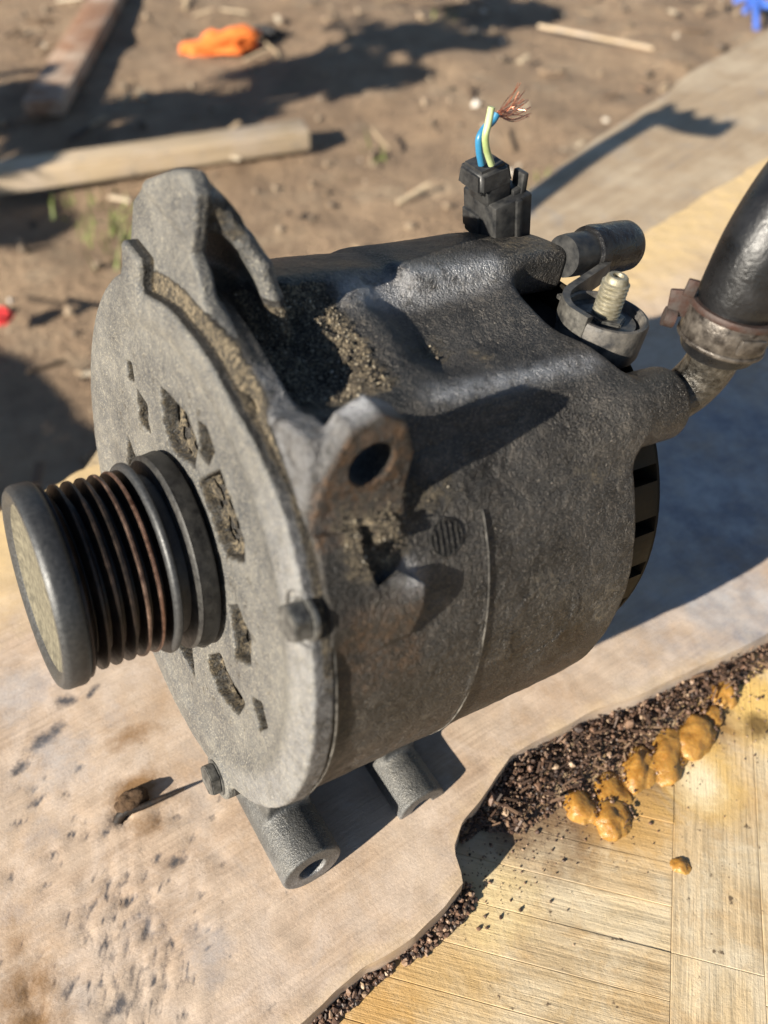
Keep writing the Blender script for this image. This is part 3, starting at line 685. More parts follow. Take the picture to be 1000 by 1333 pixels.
# ------------------------------------------------------------------ BOARDS
def wood(name, c1, c2, ang, gs=160, stain=None, dust=(.53, .435, .345), bumpd=.0002, masks=True, grey=0.0):
    g = G(name); v = g.rot(-ang)
    gr = g.noise(gs, 5, .6, .4, v, (.05, 1, 1)); fine = g.noise(gs*5, 4, .65, .2, v, (.06, 1, 1))
    c = g.mix(g.ramp(gr, [(.35, 0), (.65, 1)]), c1, c2)
    c = g.mix(g.ramp(fine, [(.4, .0), (.62, .4)]), c, tuple(x*.6 for x in c1))
    c = g.mix(g.ramp(g.noise(14, 5, .65), [(.42, 0), (.66, .7)]), c, dust)
    sm = g.noise(26, 6, .7, .6)
    c = g.mix(g.ramp(sm, [(.55, 0), (.74, .55)]), c, (.2, .2, .21))
    h = g.math('ADD', fine, g.math('MULTIPLY', g.noise(900, 4, .7), .8))
    rg = g.ramp(sm, [(.4, .72), (.7, .5)])
    if masks:
        R_, G_, B_ = g.mask()
        c = g.mix(g.ramp(g.noise(48, 6, .75, .8), [(.45, 0), (.7, .6)]), c, (.6, .5, .42))
        c = g.mix(g.ramp(g.noise(20, 6, .7, .5), [(.5, 0), (.7, .5)]), c, (.36, .225, .12))
        sp = g.math('ADD', R_, g.math('MULTIPLY', g.math('SUBTRACT', g.noise(230, 7, .78), .5), 1.5))
        c = g.mix(g.ramp(sp, [(.36, 0), (.85, .92)]), c, (.05, .05, .058))
        rs = g.math('ADD', G_, g.math('MULTIPLY', g.math('SUBTRACT', g.noise(160, 5, .7), .5), .9))
        c = g.mix(g.ramp(rs, [(.3, 0), (.8, .9)]), c, (.2, .105, .035))
        ys = g.math('ADD', B_, g.math('MULTIPLY', g.math('SUBTRACT', g.noise(90, 5, .65), .5), .5))
        c = g.mix(g.ramp(ys, [(.25, 0), (.8, .9)]), c, stain or (.62, .47, .25))
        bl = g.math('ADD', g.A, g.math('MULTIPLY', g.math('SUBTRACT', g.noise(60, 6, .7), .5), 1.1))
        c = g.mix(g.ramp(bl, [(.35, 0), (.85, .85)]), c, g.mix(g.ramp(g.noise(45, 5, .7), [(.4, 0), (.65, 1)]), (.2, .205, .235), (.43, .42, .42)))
    return g.out(c, rg, 0, g.bump(h, bumpd), .4)
B_ANG = radians(33.5)
M_board = wood("weathered pale board", (.41, .3, .215), (.5, .38, .28), B_ANG, 130, (.62, .45, .22), bumpd=.00022)
UV = Vector((cos(B_ANG), sin(B_ANG))); VV = Vector((-sin(B_ANG), cos(B_ANG)))
def uv_of(px, py, z=0): p = on_level(px, py, z); return (p.x*UV.x+p.y*UV.y, p.x*VV.x+p.y*VV.y)
near = [(-.28, -.045), (-.12, -.04)] + [uv_of(*p) for p in ((330, 1385), (400, 1328), (440, 1290), (474, 1256), (538, 1218), (580, 1182), (606, 1150), (592, 1108), (604, 1072), (640, 1022), (665, 983), (715, 957), (767, 930), (850, 893), (920, 862), (1000, 824), (1100, 775))] + [(.62, .1), (1.0, .13)]
near = sorted(near); far = sorted([(-.6, .31), uv_of(60, 640), uv_of(130, 600), uv_of(830, 308), uv_of(1000, 205), (1.0, .44)])
uu = np.arange(-.26, .86, .0017); v0 = np.interp(uu, [p[0] for p in near], [p[1] for p in near]); v1 = np.interp(uu, [p[0] for p in far], [p[1] for p in far])
v0 = v0+.0009*fbm(np.c_[uu/.022, uu*0, uu*0], 3); v1 = v1+.0012*fbm(np.c_[uu/.012, uu*0+5, uu*0], 3)
NV = 170; tt = np.linspace(0, 1, NV)
Ug = np.repeat(uu[:, None], NV, 1); Vg = v0[:, None]+(v1-v0)[:, None]*tt[None]
Xg = Ug*UV.x+Vg*VV.x; Yg = Ug*UV.y+Vg*VV.y
pt = np.c_[Xg.ravel(), Yg.ravel(), np.zeros(Xg.size)]
H = .0004*fbm(pt/.03, 3)+.00018*fbm(pt/.006+7, 2)
mk = np.zeros((len(pt), 3))
def spot(px, py, a, b, ang, depth, ch=0, amt=.9):
    """pit or stain: half axes in mm at a place on the board"""
    global H
    c = on_level(px, py); dx, dy = pt[:, 0]-c.x, pt[:, 1]-c.y; ca, sa = cos(ang), sin(ang)
    q = ((dx*ca+dy*sa)/(a*MM))**2+((-dx*sa+dy*ca)/(b*MM))**2
    e = np.exp(-q*1.2); H = H-depth*MM*e; mk[:, ch] = np.maximum(mk[:, ch], amt*e)
for (px, py, a, b, an, dp) in [(60, 960, 12, 4, .9, .5), (25, 1000, 6, 3, .8, .4), (85, 912, 6, 4, .3, .4), (120, 900, 5, 2, 1.1, .3), (102, 1001, 3, 2, .6, .4), (50, 1042, 4, 2, .8, .5), (97, 1064, 2.5, 1.6, .8, .5),
        (25, 1070, 4, 1.6, .2, .4), (228, 1122, 3.4, 2.6, 1.2, .5), (205, 1045+70, 2, 1.5, .5, .4), (190, 1210, 6, 1.6, 1.5, .6), (168, 1170, 4, 2, .2, .4), (60, 1153, 2.2, 1.6, .6, .5), (14, 1143, 2, 2, .6, .5),
        (90, 1290, 4, 1.8, 1.1, .6), (155, 1310, 5, 3, 1.4, .7), (200, 1275, 3, 1.4, 1.4, .5), (115, 1223, 2.2, 1.5, 1, .5), (136, 1230, 2.4, 1.8, 1, .5), (176, 1269, 2, 1.5, .4, .5), (205, 1070, 2.6, 2, 1, .5)]:
    spot(px, py, a, b, an, dp*.8, 0, .95)
for k in range(260):
    px, py = random.uniform(20, 300), random.uniform(1010, 1333)
    if random.random() < .55: px, py = random.gauss(165, 70), random.gauss(1230, 70)
    s = random.uniform(.7, 1.9); spot(px, py, s*random.uniform(1, 1.7), s, random.uniform(.3, 1.4), .3*s, 0, random.uniform(.5, .95))
for k in range(110):
    px, py = random.uniform(0, 420), random.uniform(880, 1333); s = random.uniform(.6, 1.2); spot(px, py, s*random.uniform(1, 2), s, random.uniform(0, 3), .15*s, 0, random.uniform(.25, .6))
spot(158, 1064, 3.4, 2.6, 0, 2.6, 0, 1.0)
for (px, py, a, b, an, am) in [(178, 1030, 12, 9, .6, 1.0), (170, 960, 13, 6, .5, .75), (190, 1075, 10, 6, .3, .7), (30, 1290, 16, 12, .4, .75), (20, 1230, 10, 14, .4, .45), (40, 1333, 16, 8, .2, .8)]:
    spot(px, py, a, b, an, 0, 1, am)
mk[:, 2] = np.maximum(.75*sst(tt, .55, .95)[None, :]*np.ones((len(uu), 1)), .35*(1-sst(tt, .0, .06))[None, :]).ravel()
pt[:, 2] = H
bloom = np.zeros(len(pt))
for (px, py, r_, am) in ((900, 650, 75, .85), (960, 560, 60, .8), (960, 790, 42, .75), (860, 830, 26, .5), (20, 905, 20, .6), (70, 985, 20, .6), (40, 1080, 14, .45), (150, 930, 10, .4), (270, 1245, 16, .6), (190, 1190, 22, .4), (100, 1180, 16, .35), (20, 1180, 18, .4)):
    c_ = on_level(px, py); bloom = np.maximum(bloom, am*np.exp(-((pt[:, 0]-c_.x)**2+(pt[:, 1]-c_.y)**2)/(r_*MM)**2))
ng = len(uu); idx = np.arange(ng*NV).reshape(ng, NV)
Fq = np.stack([idx[:-1, :-1], idx[1:, :-1], idx[1:, 1:], idx[:-1, 1:]], -1).reshape(-1, 4)
bt = np.concatenate([idx[:, 0], idx[-1, 1:], idx[::-1, -1][1:], idx[0, ::-1][1:-1]])
low = pt[bt].copy(); low[:, 2] = -.0125; lowm = np.tile([.5, .2, .1], (len(bt), 1)); base = len(pt); nb_ = len(bt)
ii = np.arange(nb_); sk = np.stack([bt, base+ii, base+(ii+1) % nb_, np.roll(bt, -1)], 1)[:, ::-1]
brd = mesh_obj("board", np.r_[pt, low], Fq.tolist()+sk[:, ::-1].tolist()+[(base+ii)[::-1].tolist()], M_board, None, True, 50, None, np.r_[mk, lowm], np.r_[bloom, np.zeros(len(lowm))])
tag(brd, "pale weathered pitted board that the alternator lies on", "board")

# clump of dirt at the start of its shadow streak
bm = bmesh.new(); bmesh.ops.create_icosphere(bm, subdivisions=4, radius=1)
q_ = np.array([v.co[:] for v in bm.verts]); dn_ = 1+.3*fbm(q_*1.6+3, 4)
for v, k_ in zip(bm.verts, dn_): v.co = Vector((v.co.x*.0056, v.co.y*.0042, v.co.z*.0040))*float(k_)
o = bm_obj("dirt_clump", bm, simple("brown dirt clump", (.13, .066, .022), .9, 0, .5, 300, .0005, (.05, .028, .014), 900), None, True, None)
o.location = on_level(172, 1042, .0012); o.rotation_euler = (0, 0, .5)
tag(o, "small brown clump of dirt beside its dark shadow streak on the pitted board", "dirt clump")

# lower parquet panel, strip by strip
PZ = -.0128
par = empty("parquet_panel", loc=(0, 0, 0))
tag(par, "worn parquet panel with stained pale strips below the board at lower right", "parquet panel")
tA = Vector((.25, 1)).normalized(); tB = Vector((tA.y, -tA.x))          # along strips running away, and across
def strip(c0, c1, along, m):
    """strip in (a, b) coordinates measured along tA, tB"""
    bm = bmesh.new(); (a0, b0), (a1, b1) = c0, c1
    cx_, cy_ = (a0+a1)/2, (b0+b1)/2; p = tA*cx_+tB*cy_
    R = Matrix.Rotation(math.atan2(tA.y, tA.x), 3, 'Z')
    add_box(bm, (0, 0, 0), (abs(a1-a0)-.00012, abs(b1-b0)-.00012, .006), None, .00018, 1)
    o = bm_obj("strip", bm, m, par, True, 30); o.rotation_euler = (random.uniform(-.004, .004), random.uniform(-.004, .004), math.atan2(tA.y, tA.x)+0); o.location = (p.x, p.y, PZ-.003)
    return o
def strip_mat(i, along_a):
    k = [(.49, .36, .2), (.55, .42, .25), (.52, .39, .23), (.57, .45, .28), (.48, .36, .21)][i % 5]
    g = G("parquet strip %d%s" % (i, 'a' if along_a else 'b')); tcn = g.N.new("ShaderNodeTexCoord"); tcn.object = par; wc = tcn.outputs['Object']
    v = g.rot(0 if along_a else pi/2)
    gr = g.noise(120+12*i, 5, .65, .5, v, (.06, 1, 1)); fine = g.noise(800, 4, .7, .3, v, (.045, 1, 1))
    c = g.mix(g.ramp(gr, [(.32, 0), (.66, 1)]), tuple(x*.78 for x in k), tuple(min(1, x*1.25) for x in k))
    c = g.mix(g.ramp(fine, [(.42, 0), (.62, .6)]), c, tuple(x*.5 for x in k))
    c = g.mix(g.ramp(g.noise(38, 6, .7, .6, wc), [(.45, 0), (.68, .75)]), c, (.6, .52, .38))
    c = g.mix(g.ramp(g.noise(24, 6, .72, .4, wc), [(.54, 0), (.72, .7)]), c, (.36, .2, .06))
    def blob(px, py, r, col, c, amt=.9):
        p = on_level(px, py, PZ); n = g.N.new("ShaderNodeVectorMath"); n.operation = 'DISTANCE'; g.Lk.new(wc, n.inputs[0]); n.inputs[1].default_value = p
        d = g.math('ADD', g.math('MULTIPLY', n.outputs['Value'], 1/r), g.math('MULTIPLY', g.math('SUBTRACT', g.noise(55, 6, .7, .5, wc), .5), 1.8))
        return g.mix(g.ramp(d, [(.35, amt), (1.0, 0)]), c, col)
    c = blob(975, 915, .026, (.66, .44, .14), c); c = blob(790, 1050, .022, (.2, .105, .03), c, .85); c = blob(850, 1000, .022, (.22, .12, .035), c, .85); c = blob(925, 940, .018, (.24, .13, .04), c, .85); c = blob(700, 1050, .03, (.13, .075, .04), c, .8); c = blob(830, 940, .026, (.13, .075, .04), c, .8); c = blob(830, 1080, .02, (.5, .3, .1), c, .7); c = blob(920, 1010, .022, (.62, .4, .12), c, .7)
    c = blob(910, 1018, .012, (.72, .62, .42), c); c = blob(985, 945, .008, (.12, .07, .02), c); c = blob(560, 1250, .03, (.46, .3, .12), c, .7); c = blob(640, 1180, .02, (.62, .48, .24), c, .6); c = blob(480, 1320, .02, (.44, .25, .07), c, .8)
    c = g.mix(g.ramp(g.noise(210, 3, .6, 0, wc), [(.68, 0), (.73, .9)]), c, (.09, .06, .035))
    h = g.math('ADD', fine, g.math('MULTIPLY', g.noise(500, 5, .7), .9))
    return g.out(c, g.ramp(gr, [(.3, .5), (.7, .72)]), 0, g.bump(h, .00035), .4)
SM = {(i, a): strip_mat(i, a) for i in range(5) for a in (True, False)}
def ab(px, py): p = on_level(px, py, PZ); return (p.x*tA.x+p.y*tA.y, p.x*tB.x+p.y*tB.y)
a_j, b_j = ab(874, 1240); w_ = .029
n_ = 0
for k in range(0, 7):                                                    # strips running away from the camera, right of the joint
    bb = b_j+k*w_
    for (a0, a1) in ((a_j-.0085*k/1-.29, a_j-.0085*k-.145), (a_j-.0085*k-.145, a_j-.0085*k), (a_j-.0085*k, a_j-.0085*k+.145), (a_j-.0085*k+.145, a_j-.0085*k+.29)):
        strip((a0, bb), (a1, bb+w_), True, SM[(n_ % 5, True)]); n_ += 1
w2_ = w_/2
for k in range(-9, 17):                                                  # narrower strips across, left of the joint
    aa = a_j+k*w2_
    for (b0, b1) in ((b_j-.145, b_j), (b_j-.29, b_j-.145)):
        strip((aa, b0), (aa+w2_, b1), False, SM[((n_*2+1) % 5, False)]); n_ += 1
bm = bmesh.new(); c_ = tA*a_j+tB*b_j
add_box(bm, (c_.x+.03, c_.y+.06, PZ-.014), (.62, .62, .015), Matrix.Rotation(math.atan2(tA.y, tA.x), 3, 'Z'), .002)
bm_obj("backing", bm, wood("panel backing", (.2, .13, .07), (.27, .18, .1), 0, 100, masks=False), par)

# thin black rod laid on the board as the dirt clump's shadow streak
nl_ = [on_level(152, 1066)+Vector((0, 0, -.002)), on_level(163, 1060)+Vector((0, 0, .0016)), on_level(188, 1049, .002), on_level(214, 1038, .0026), on_level(240, 1027, .003)]
o0 = nl_[0].copy(); bm = bmesh.new(); add_tube(bm, [p-o0 for p in spline(nl_, 6)], [.0019-.00006*i for i in range(25)][:25], 14)
o = bm_obj("shadow_streak", bm, simple("black shadow streak", (.008, .006, .005), .7, .2, .4, 400, .0002, (.03, .016, .008))); o.location = o0
tag(o, "thin black streak laid on the board as the shadow of the dirt clump", "shadow_streak")
# rotten crumbs along the broken edge of the board
lumps = [(868, 985, 24, 36, .5, "long amber foam lump in the middle of the row, its top rounded"), (905, 960, 24, 28, .7, "large amber foam lump nearest the alternator's shadow, right of the long one"), (832, 1002, 22, 26, .3, "egg shaped golden foam lump left of the long one"),
         (797, 1032, 24, 20, .2, "pale flat foam lump beside the dark crumbs"), (757, 1052, 22, 20, .1, "leftmost foam lump, at the end of the row by the crumbs"), (797, 1068, 24, 22, .2, "round foam lump lowest in the row, nearest the parquet joint"),
         (942, 905, 16, 17, .4, "small brownish foam lump high on the right near the board edge"), (925, 935, 14, 17, .9, "small dark foam lump between the two right hand lumps"), (886, 1127, 11, 9, .3, "single small amber resin drop alone on the parquet")]
lumps_px = lumps[:-1]
M_crumb = grain_mat("rotten wood crumbs", [(0, (.022, .013, .010)), (.4, (.08, .044, .029)), (.78, (.155, .088, .056)), (.94, (.26, .17, .11)), (1, (.36, .26, .17))], .55)
cr = []
nl = [(p[0], p[1]) for p in near if -.05 < p[0] < .45]
edge_px = [(598, 1095, 8), (612, 1060, 26), (640, 1022, 72), (700, 965, 84), (767, 930, 80), (850, 893, 60), (920, 862, 48), (1000, 824, 40), (1080, 785, 34)]
for k in range(15000):
    s = random.random()*(len(edge_px)-1); i = int(s); f_ = s-i; a, b = edge_px[i], edge_px[i+1]
    wd = a[2]+(b[2]-a[2])*f_; r_ = random.random()**1.25
    p = on_level(a[0]+(b[0]-a[0])*f_+r_*wd*.55, a[1]+(b[1]-a[1])*f_+r_*wd*.95-4, PZ)
    sz = math.exp(random.gauss(-.75, .55))*(1.2-.5*r_); hz = max(0, .010*(1-r_*1.25))*random.random()
    cr.append((p.x, p.y, PZ+hz, sz*MM*.8))
for k in range(900):
    s = random.random(); P_ = [(400, 1328), (440, 1290), (474, 1256), (538, 1218), (580, 1182), (606, 1150)]
    s *= len(P_)-1; i = int(s); f_ = s-i; a, b = P_[i], P_[i+1]; r_ = random.random()
    p = on_level(a[0]+(b[0]-a[0])*f_+r_*16, a[1]+(b[1]-a[1])*f_+r_*24, PZ)
    cr.append((p.x, p.y, PZ+random.random()*.006*(1-r_), random.uniform(.4, 1.3)*MM))
for k in range(700):
    px = random.uniform(600, 1000); p = on_level(px, 1110-.62*(px-600)+abs(random.gauss(0, 1))*60, PZ); cr.append((p.x, p.y, PZ, math.exp(random.gauss(-1.2, .5))*MM*.8))
for (px, py, a, b, an, lb_) in [l_ for l_ in lumps_px]:
    for k in range(60):
        t = random.uniform(0, 6.3); q = random.uniform(.75, 1.25); p = on_level(px+a*q*cos(t), py-abs(b*q*sin(t))*random.choice((1, 1, 1, -.6)), PZ); cr.append((p.x, p.y, PZ+random.random()*.003, math.exp(random.gauss(-.8, .5))*MM*.8))
cr = np.array(cr)
bm = bmesh.new()
for k in range(260):
    s_ = random.random()*(len(edge_px)-1); i = int(s_); f_ = s_-i; a, b = edge_px[i], edge_px[i+1]; r_ = random.random(); wd = a[2]+(b[2]-a[2])*f_
    p = on_level(a[0]+(b[0]-a[0])*f_+r_*wd*.5, a[1]+(b[1]-a[1])*f_+r_*wd*.85-2, PZ)
    add_box(bm, p+Vector((0, 0, .004+.007*(1-r_)*random.random())), (random.uniform(.0015, .0055), random.uniform(.0004, .0009), .0005), Matrix.Rotation(B_ANG+random.gauss(0, .7), 3, 'Z') @ Matrix.Rotation(random.gauss(0, .35), 3, 'Y'))
o = bm_obj("wood_fibres", bm, grain_mat("torn fibres", [(0, (.03, .018, .012)), (.6, (.09, .052, .034)), (.9, (.17, .105, .066)), (1, (.32, .22, .14))], .6), None, False)
tag(o, "torn splintery wood fibres along the broken edge of the board", "fibres", kind='stuff')
o = grains("rotten_crumbs", cr[:, :3], np.tile([0, 0, 1.], (len(cr), 1)), cr[:, 3], M_crumb, "", seed=11)
tag(o, "dark brown crumbled rotten wood along the broken edge of the board", "crumbs", kind='stuff')

# dried foam lumps
gf = G("dried yellow foam"); nf = gf.noise(120, 5, .6)
cf = gf.mix(gf.ramp(nf, [(.35, 0), (.65, 1)]), (.27, .125, .022), (.46, .25, .06))
cf = gf.mix(gf.ramp(gf.noise(75, 6, .75), [(.52, 0), (.72, .75)]), cf, (.11, .055, .02))
gf.b.inputs['Subsurface Weight'].default_value = .35; gf.b.inputs['Subsurface Radius'].default_value = (.004, .002, .0008); gf.b.inputs['Subsurface Scale'].default_value = 1.0
M_foam = gf.out(cf, gf.ramp(nf, [(.3, .22), (.7, .42)]), 0, gf.bump(gf.noise(240, 6, .65), .0008))
M_cream = simple("cream foam", (.62, .5, .3), .6, 0, .15, 90, .0006, (.7, .6, .42), 300)
for i, (px, py, a, b, an, lab_) in enumerate(lumps):
    bm = bmesh.new(); bmesh.ops.create_icosphere(bm, subdivisions=4, radius=1)
    c = on_level(px, py, PZ); sc = (c-Vector((0, 0, CAM_H))).length/FPX
    pts_ = np.array([v.co[:] for v in bm.verts]); dn = 1+.2*fbm(pts_*1.5+i*9.1, 3)+.03*fbm(pts_*7+i, 2)
    flat = .45 if i == 3 else .8
    for v, q in zip(bm.verts, dn):
        v.co = Vector((v.co.x*a*sc, v.co.y*b*sc*1.25, v.co.z*min(a, b)*sc*flat))*float(q)
    o = bm_obj("foam_lump" if i < 8 else "resin_drop", bm, M_foam, None, True, None)
    o.location = c+Vector((0, 0, -min(a, b)*sc*flat*.3)); o.rotation_euler = (0, 0, -an)
    tag(o, lab_, "foam lump" if i < 8 else "resin drop", "dried foam lumps along the broken board edge" if i < 8 else None)

# far board lying lower, behind
FZ = -.035
def prism(name, poly, z0, z1, m, parent=None, bev=.001, sub=0):
    bm = bmesh.new(); vs = [bm.verts.new((p[0], p[1], z1)) for p in poly]; f_ = bm.faces.new(vs)
    r = bmesh.ops.extrude_face_region(bm, geom=[f_]); 
    for v in [g_ for g_ in r['geom'] if isinstance(g_, bmesh.types.BMVert)]: v.co.z = z0
    if bev: bmesh.ops.bevel(bm, geom=[e for e in bm.edges], offset=bev, segments=2, affect='EDGES')
    return bm_obj(name, bm, m, parent, True, 30)
far_poly = [on_level(px, py, FZ) for px, py in ((470, 470), (560, 385), (640, 290), (690, 243), (765, 187), (868, 120), (896, 94), (1005, 36), (1180, -80), (1400, 60), (1100, 260), (900, 350))]
M_far = wood("old tan board", (.33, .245, .16), (.44, .34, .23), radians(44), 110, None, (.52, .44, .33), .0004, False)
tag(prism("plank", far_poly, FZ-.03, FZ, M_far), "tan old plank behind the connector, crossed by a toothed shadow", "plank")

# ------------------------------------------------------------------ GROUND and what lies on it
GZ = -.42
gg = G("dry brown earth"); n1 = gg.noise(3.2, 6, .65); n2 = gg.noise(22, 6, .7); n3 = gg.noise(90, 4, .7)
c = gg.mix(gg.ramp(n1, [(.35, 0), (.68, 1)]), (.255, .172, .105), (.38, .27, .172))
c = gg.mix(gg.ramp(n2, [(.42, 0), (.7, .75)]), c, (.15, .098, .062))
c = gg.mix(gg.ramp(gg.noise(9, 5, .7), [(.55, 0), (.74, .6)]), c, (.37, .30, .21))
M_ground = gg.out(c, .9, 0, gg.bump(gg.math('ADD', n2, n3), .012))
gx, gy = np.meshgrid(np.arange(-3.2, 3.2, .03), np.arange(-.6, 6.0, .03), indexing='ij')
gp = np.c_[gx.ravel(), gy.ravel(), np.zeros(gx.size)]
gp[:, 2] = GZ+.020*fbm(gp/.35, 3)+.007*fbm(gp/.06+3, 2)
gi = np.arange(gx.size).reshape(gx.shape)
gq = np.stack([gi[:-1, :-1], gi[1:, :-1], gi[1:, 1:], gi[:-1, 1:]], -1).reshape(-1, 4)
o = mesh_obj("ground", gp, gq, M_ground); tag(o, "dry brown earth yard", None, None, 'structure')
bm = bmesh.new()
for a in range(64):
    pass
bmesh.ops.create_circle(bm, cap_ends=True, segments=64, radius=40, matrix=Matrix.Translation((0, 3, GZ-.06))); o = bm_obj("ground", bm, M_ground); tag(o, "earth beyond the yard", None, None, 'structure')
# small stones and chips scattered over the yard
M_stone = grain_mat("yard pebbles", [(0, (.08, .06, .045)), (.4, (.2, .15, .1)), (.75, (.3, .23, .16)), (.93, (.42, .37, .3)), (1, (.7, .66, .6))])
pp_ = np.c_[rng.uniform(-1.9, 1.6, 1500), rng.uniform(.5, 3.4, 1500)]; pz_ = GZ+.020*fbm(np.c_[pp_/.35, np.zeros(1500)], 3)+.007*fbm(np.c_[pp_/.06, np.zeros(1500)]+3, 2)
o = grains("pebbles", np.c_[pp_, pz_], np.tile([0, 0, 1.], (1500, 1)), np.clip(rng.lognormal(-5.4, .55, 1500), .0015, .014), M_stone, "", seed=5)
tag(o, "small pale pebbles and chips scattered over the brown earth", "pebbles", kind='stuff')
# straw, bark and splinters
dbx = []; bm = bmesh.new()
for k in range(240):
    p = Vector((random.uniform(-1.7, 1.3), random.uniform(.6, 3.0), GZ+.012)); L_ = random.uniform(.015, .07)
    add_box(bm, p, (L_, random.uniform(.003, .012), .004), Matrix.Rotation(random.uniform(0, 6.3), 3, 'Z') @ Matrix.Rotation(random.gauss(0, .15), 3, 'Y'))
o = bm_obj("splinters", bm, grain_mat("straw and bark", [(0, (.06, .04, .025)), (.4, (.2, .13, .08)), (.8, (.4, .31, .2)), (1, (.6, .52, .4))]), None, False)
tag(o, "bits of straw, bark and splinters scattered over the brown earth", "splinters", kind='stuff')
# grass sprigs
bm = bmesh.new()
for (px, py, n) in ((140, 300, 26), (110, 270, 14), (710, 250, 26), (800, 215, 8), (160, 330, 22), (480, 215, 5), (575, 30, 10)):
    c0 = on_level(px, py, GZ)
    for k in range(n):
        b = c0+Vector((random.gauss(0, .022), random.gauss(0, .03), 0)); d = Vector((random.uniform(-1, 1), random.uniform(-1, 1), random.uniform(.6, 1.6))).normalized()*random.uniform(.02, .05)
        w2 = Vector((-d.y, d.x, 0)).normalized()*.0022
        bm.faces.new([bm.verts.new(b-w2), bm.verts.new(b+w2), bm.verts.new(b+d*.6+w2*.7+Vector((0, 0, .002))), bm.verts.new(b+d)])
o = bm_obj("grass", bm, simple("young grass", (.16, .2, .045), .6), None, False); tag(o, "sparse young grass sprigs in the brown earth", "grass", kind='stuff')

M_plank = wood("sun bleached plank", (.47, .35, .22), (.6, .48, .33), 0, 18, masks=False, bumpd=.001)
M_brown = wood("brown plank", (.25, .13, .075), (.33, .19, .115), 0, 18, masks=False, bumpd=.001)
def beam(name, pA, pB, w, h, m, label, cat, z=GZ+.004, group=None, roll=0):
    a, b = Vector((*pA.xy, 0)), Vector((*pB.xy, 0)); L_ = (b-a).length; bm = bmesh.new()
    add_box(bm, (L_/2, 0, h/2), (L_, w, h), None, .003, 2)
    o = bm_obj(name, bm, m, None, True, 30); o.location = (a.x, a.y, z); o.rotation_euler = (roll, 0, math.atan2(b.y-a.y, b.x-a.x))
    return tag(o, label, cat, group)
beam("plank", on_level(-140, 268, GZ), on_level(400, 190, GZ), .058, .036, M_plank, "sun bleached thick plank end lying on the earth behind the alternator", "plank")
beam("plank", on_level(62, 160, GZ), on_level(190, -70, GZ), .075, .03, M_brown, "narrow brown plank running away at upper left", "plank", z=GZ+.012)
beam("stick", on_level(700, 38, GZ), on_level(850, 68, GZ), .009, .008, M_plank, "thin pale stick lying on the earth at top right", "stick")
# orange rag
def rag(name, c, a, b, hgt, m, label, cat, ang=0, seed=0):
    bm = bmesh.new(); bmesh.ops.create_icosphere(bm, subdivisions=5, radius=1)
    P_ = np.array([v.co[:] for v in bm.verts]); q = 1+.45*fbm(P_*1.3+seed, 4); fold = .35*np.abs(vnoise(P_*3.1+seed*2))
    for v, k, f_ in zip(bm.verts, q, fold): v.co = Vector((v.co.x*a*float(k), v.co.y*b*float(k), max(-.15, v.co.z)*hgt*float(k+f_)))
    o = bm_obj(name, bm, m, None, True, None); o.location = c; o.rotation_euler = (0, 0, ang); return tag(o, label, cat)
rag("rag", on_level(292, 60, GZ+.01), .078, .035, .03, simple("orange cloth", (.85, .2, .035), .8, 0, .15, 20), "crumpled orange rag lying on the earth at the top", "rag", .25, 3)
rag("rubber_scrap", on_level(348, 44, GZ+.01), .035, .028, .016, simple("black scrap", (.02, .02, .022), .7), "small black scrap beside the orange rag", "scrap", .2, 8)
rag("plastic_scrap", on_level(2, 416, GZ+.01), .018, .014, .012, simple("red plastic", (.75, .05, .05), .5), "small bright red plastic scrap at the left edge", "scrap", .2, 12)
bm = bmesh.new()
for (x0, y0, x1, y1) in ((955, 2, 1000, 10), (975, 0, 985, 40), (970, 14, 1000, -20), (985, 10, 1020, 30)):
    a, b = on_level(x0, y0, GZ+.02), on_level(x1, y1, GZ+.01); add_tube(bm, spline([a, a.lerp(b, .5)+Vector((0, 0, .02)), b], 5), .007, 8)
o = bm_obj("plastic_twine", bm, simple("blue plastic", (.06, .16, .6), .5)); tag(o, "tangled blue plastic twine at the top right corner", "twine")
bm = bmesh.new(); c = on_level(28, -32, GZ)
add_tube(bm, [c+Vector((.125*cos(t), .125*sin(t), .02)) for t in np.linspace(0, 2*pi, 60)], .009, 10, False)
o = bm_obj("wheel_rim", bm, simple("dull white metal", (.55, .52, .47), .5, .3)); tag(o, "pale metal ring of a wheel rim at the top left corner", "wheel rim")
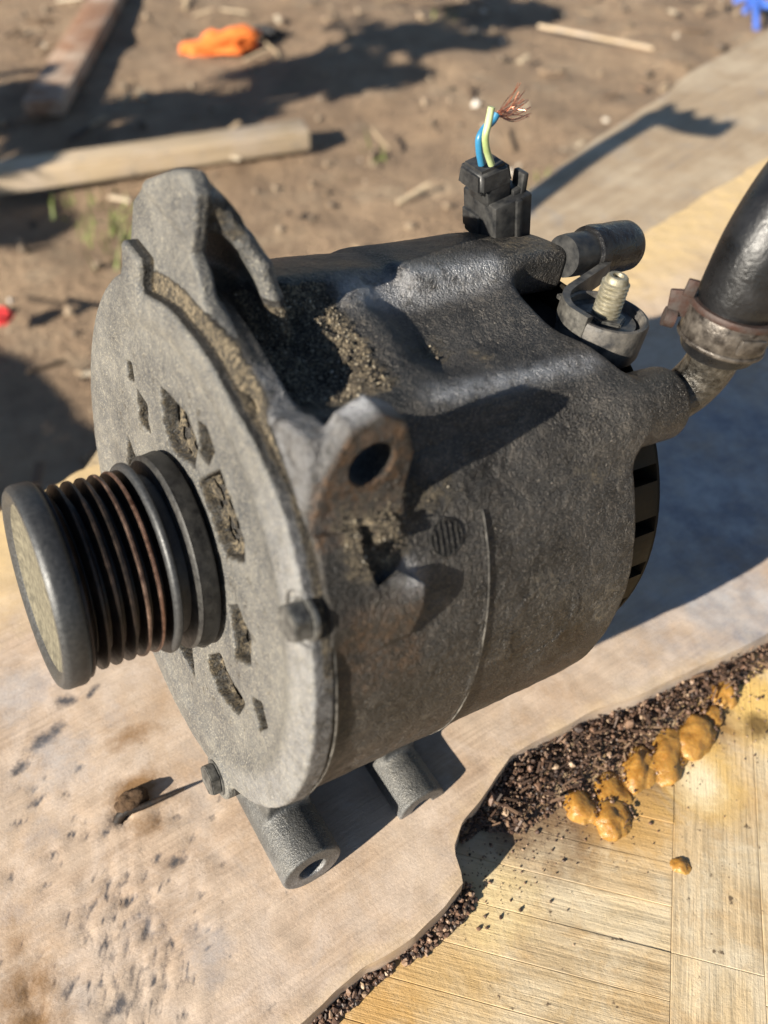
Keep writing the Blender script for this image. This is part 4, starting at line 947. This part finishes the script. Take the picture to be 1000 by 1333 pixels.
# unseen toothed pole and leaf cloud, added left of view to cast shadows
def caster(px, py, lev, z):
    p = on_level(px, py, lev); k = (z-lev)/math.tan(SUN_EL); return Vector((p.x-k*cos(SUN_AZ), p.y-k*sin(SUN_AZ), z))
stk = empty("toothed_caster", loc=(-.226, .268, GZ)); o0 = Vector((-.226, .268, GZ))
tag(stk, "unseen toothed pole added left of the board to cast the toothed shadow", "toothed_caster")
bm = bmesh.new()
add_tube(bm, [p-o0 for p in spline([Vector((-.226, .268, GZ-.02)), Vector((-.226, .268, -.1)), Vector((-.227, .268, .1)), caster(690, 262, FZ, .17), caster(775, 200, FZ, .21), caster(850, 155, FZ, .25)], 8)], .009, 16)
bm_obj("handle", bm, M_brown, stk)
bm = bmesh.new(); add_tube(bm, [p-o0 for p in spline([caster(842, 152, FZ, .246), caster(870, 154, FZ, .255), caster(905, 165, FZ, .262), caster(944, 170, FZ, .27)], 6)], .0088, 14)
bm_obj("head_bar", bm, M_dark, stk)
for (x0, y0, x1, y1) in ((868, 150, 870, 136), (893, 160, 896, 144), (916, 164, 922, 152), (940, 168, 949, 158)):
    bm = bmesh.new(); add_tube(bm, [caster(x0, y0, FZ, .26)-o0, caster(x1, y1, FZ, .266)-o0], [.006, .004], 10); bm_obj("tooth", bm, M_dark, stk)
leaf_caster = empty("leaf_caster", loc=(-1.35, .9, GZ)); o0 = Vector((-1.35, .9, GZ))  # added shadow caster, leaves placed to darken chosen ground patches
tag(leaf_caster, "unseen leafy shape added left of the boards to shade patches of earth", "leaf_caster")
bm = bmesh.new(); tips = []
for (px, py, sx, sy, n) in ((420, 96, 80, 16, 330), (240, 146, 60, 15, 210), (560, 56, 60, 11, 170), (60, 150, 60, 30, 240), (0, 285, 26, 18, 110), (40, 622, 60, 15, 380), (-60, 610, 50, 20, 240), (60, 216, 44, 14, 120), (640, 15, 50, 14, 120)):
    for k in range(n):
        c = caster(random.gauss(px, sx*.6), random.gauss(py, sy*.6), GZ, GZ+random.uniform(.45, .8))-o0
        if k % 40 == 0: tips.append(c)
        d = Vector((random.gauss(0, 1), random.gauss(0, 1), random.gauss(0, .7))).normalized(); w2 = d.orthogonal().normalized()*.022; d = d*.042
        bm.faces.new([bm.verts.new(c-d), bm.verts.new(c+w2-d*.2), bm.verts.new(c+d), bm.verts.new(c-w2-d*.2)])
bm_obj("foliage", bm, simple("bush leaves", (.05, .085, .025), .6), leaf_caster, False)
bm = bmesh.new()
for t_ in tips: add_tube(bm, spline([Vector((random.gauss(0, .05), random.gauss(0, .05), -.03)), t_*.5+Vector((0, 0, .12)), t_], 6), [.012*(1-.045*i) for i in range(13)], 7)
bm_obj("stems", bm, M_brown, leaf_caster)
print("tris", sum(len(p.vertices)-2 for o in bpy.data.objects if o.type == 'MESH' for p in o.data.polygons))
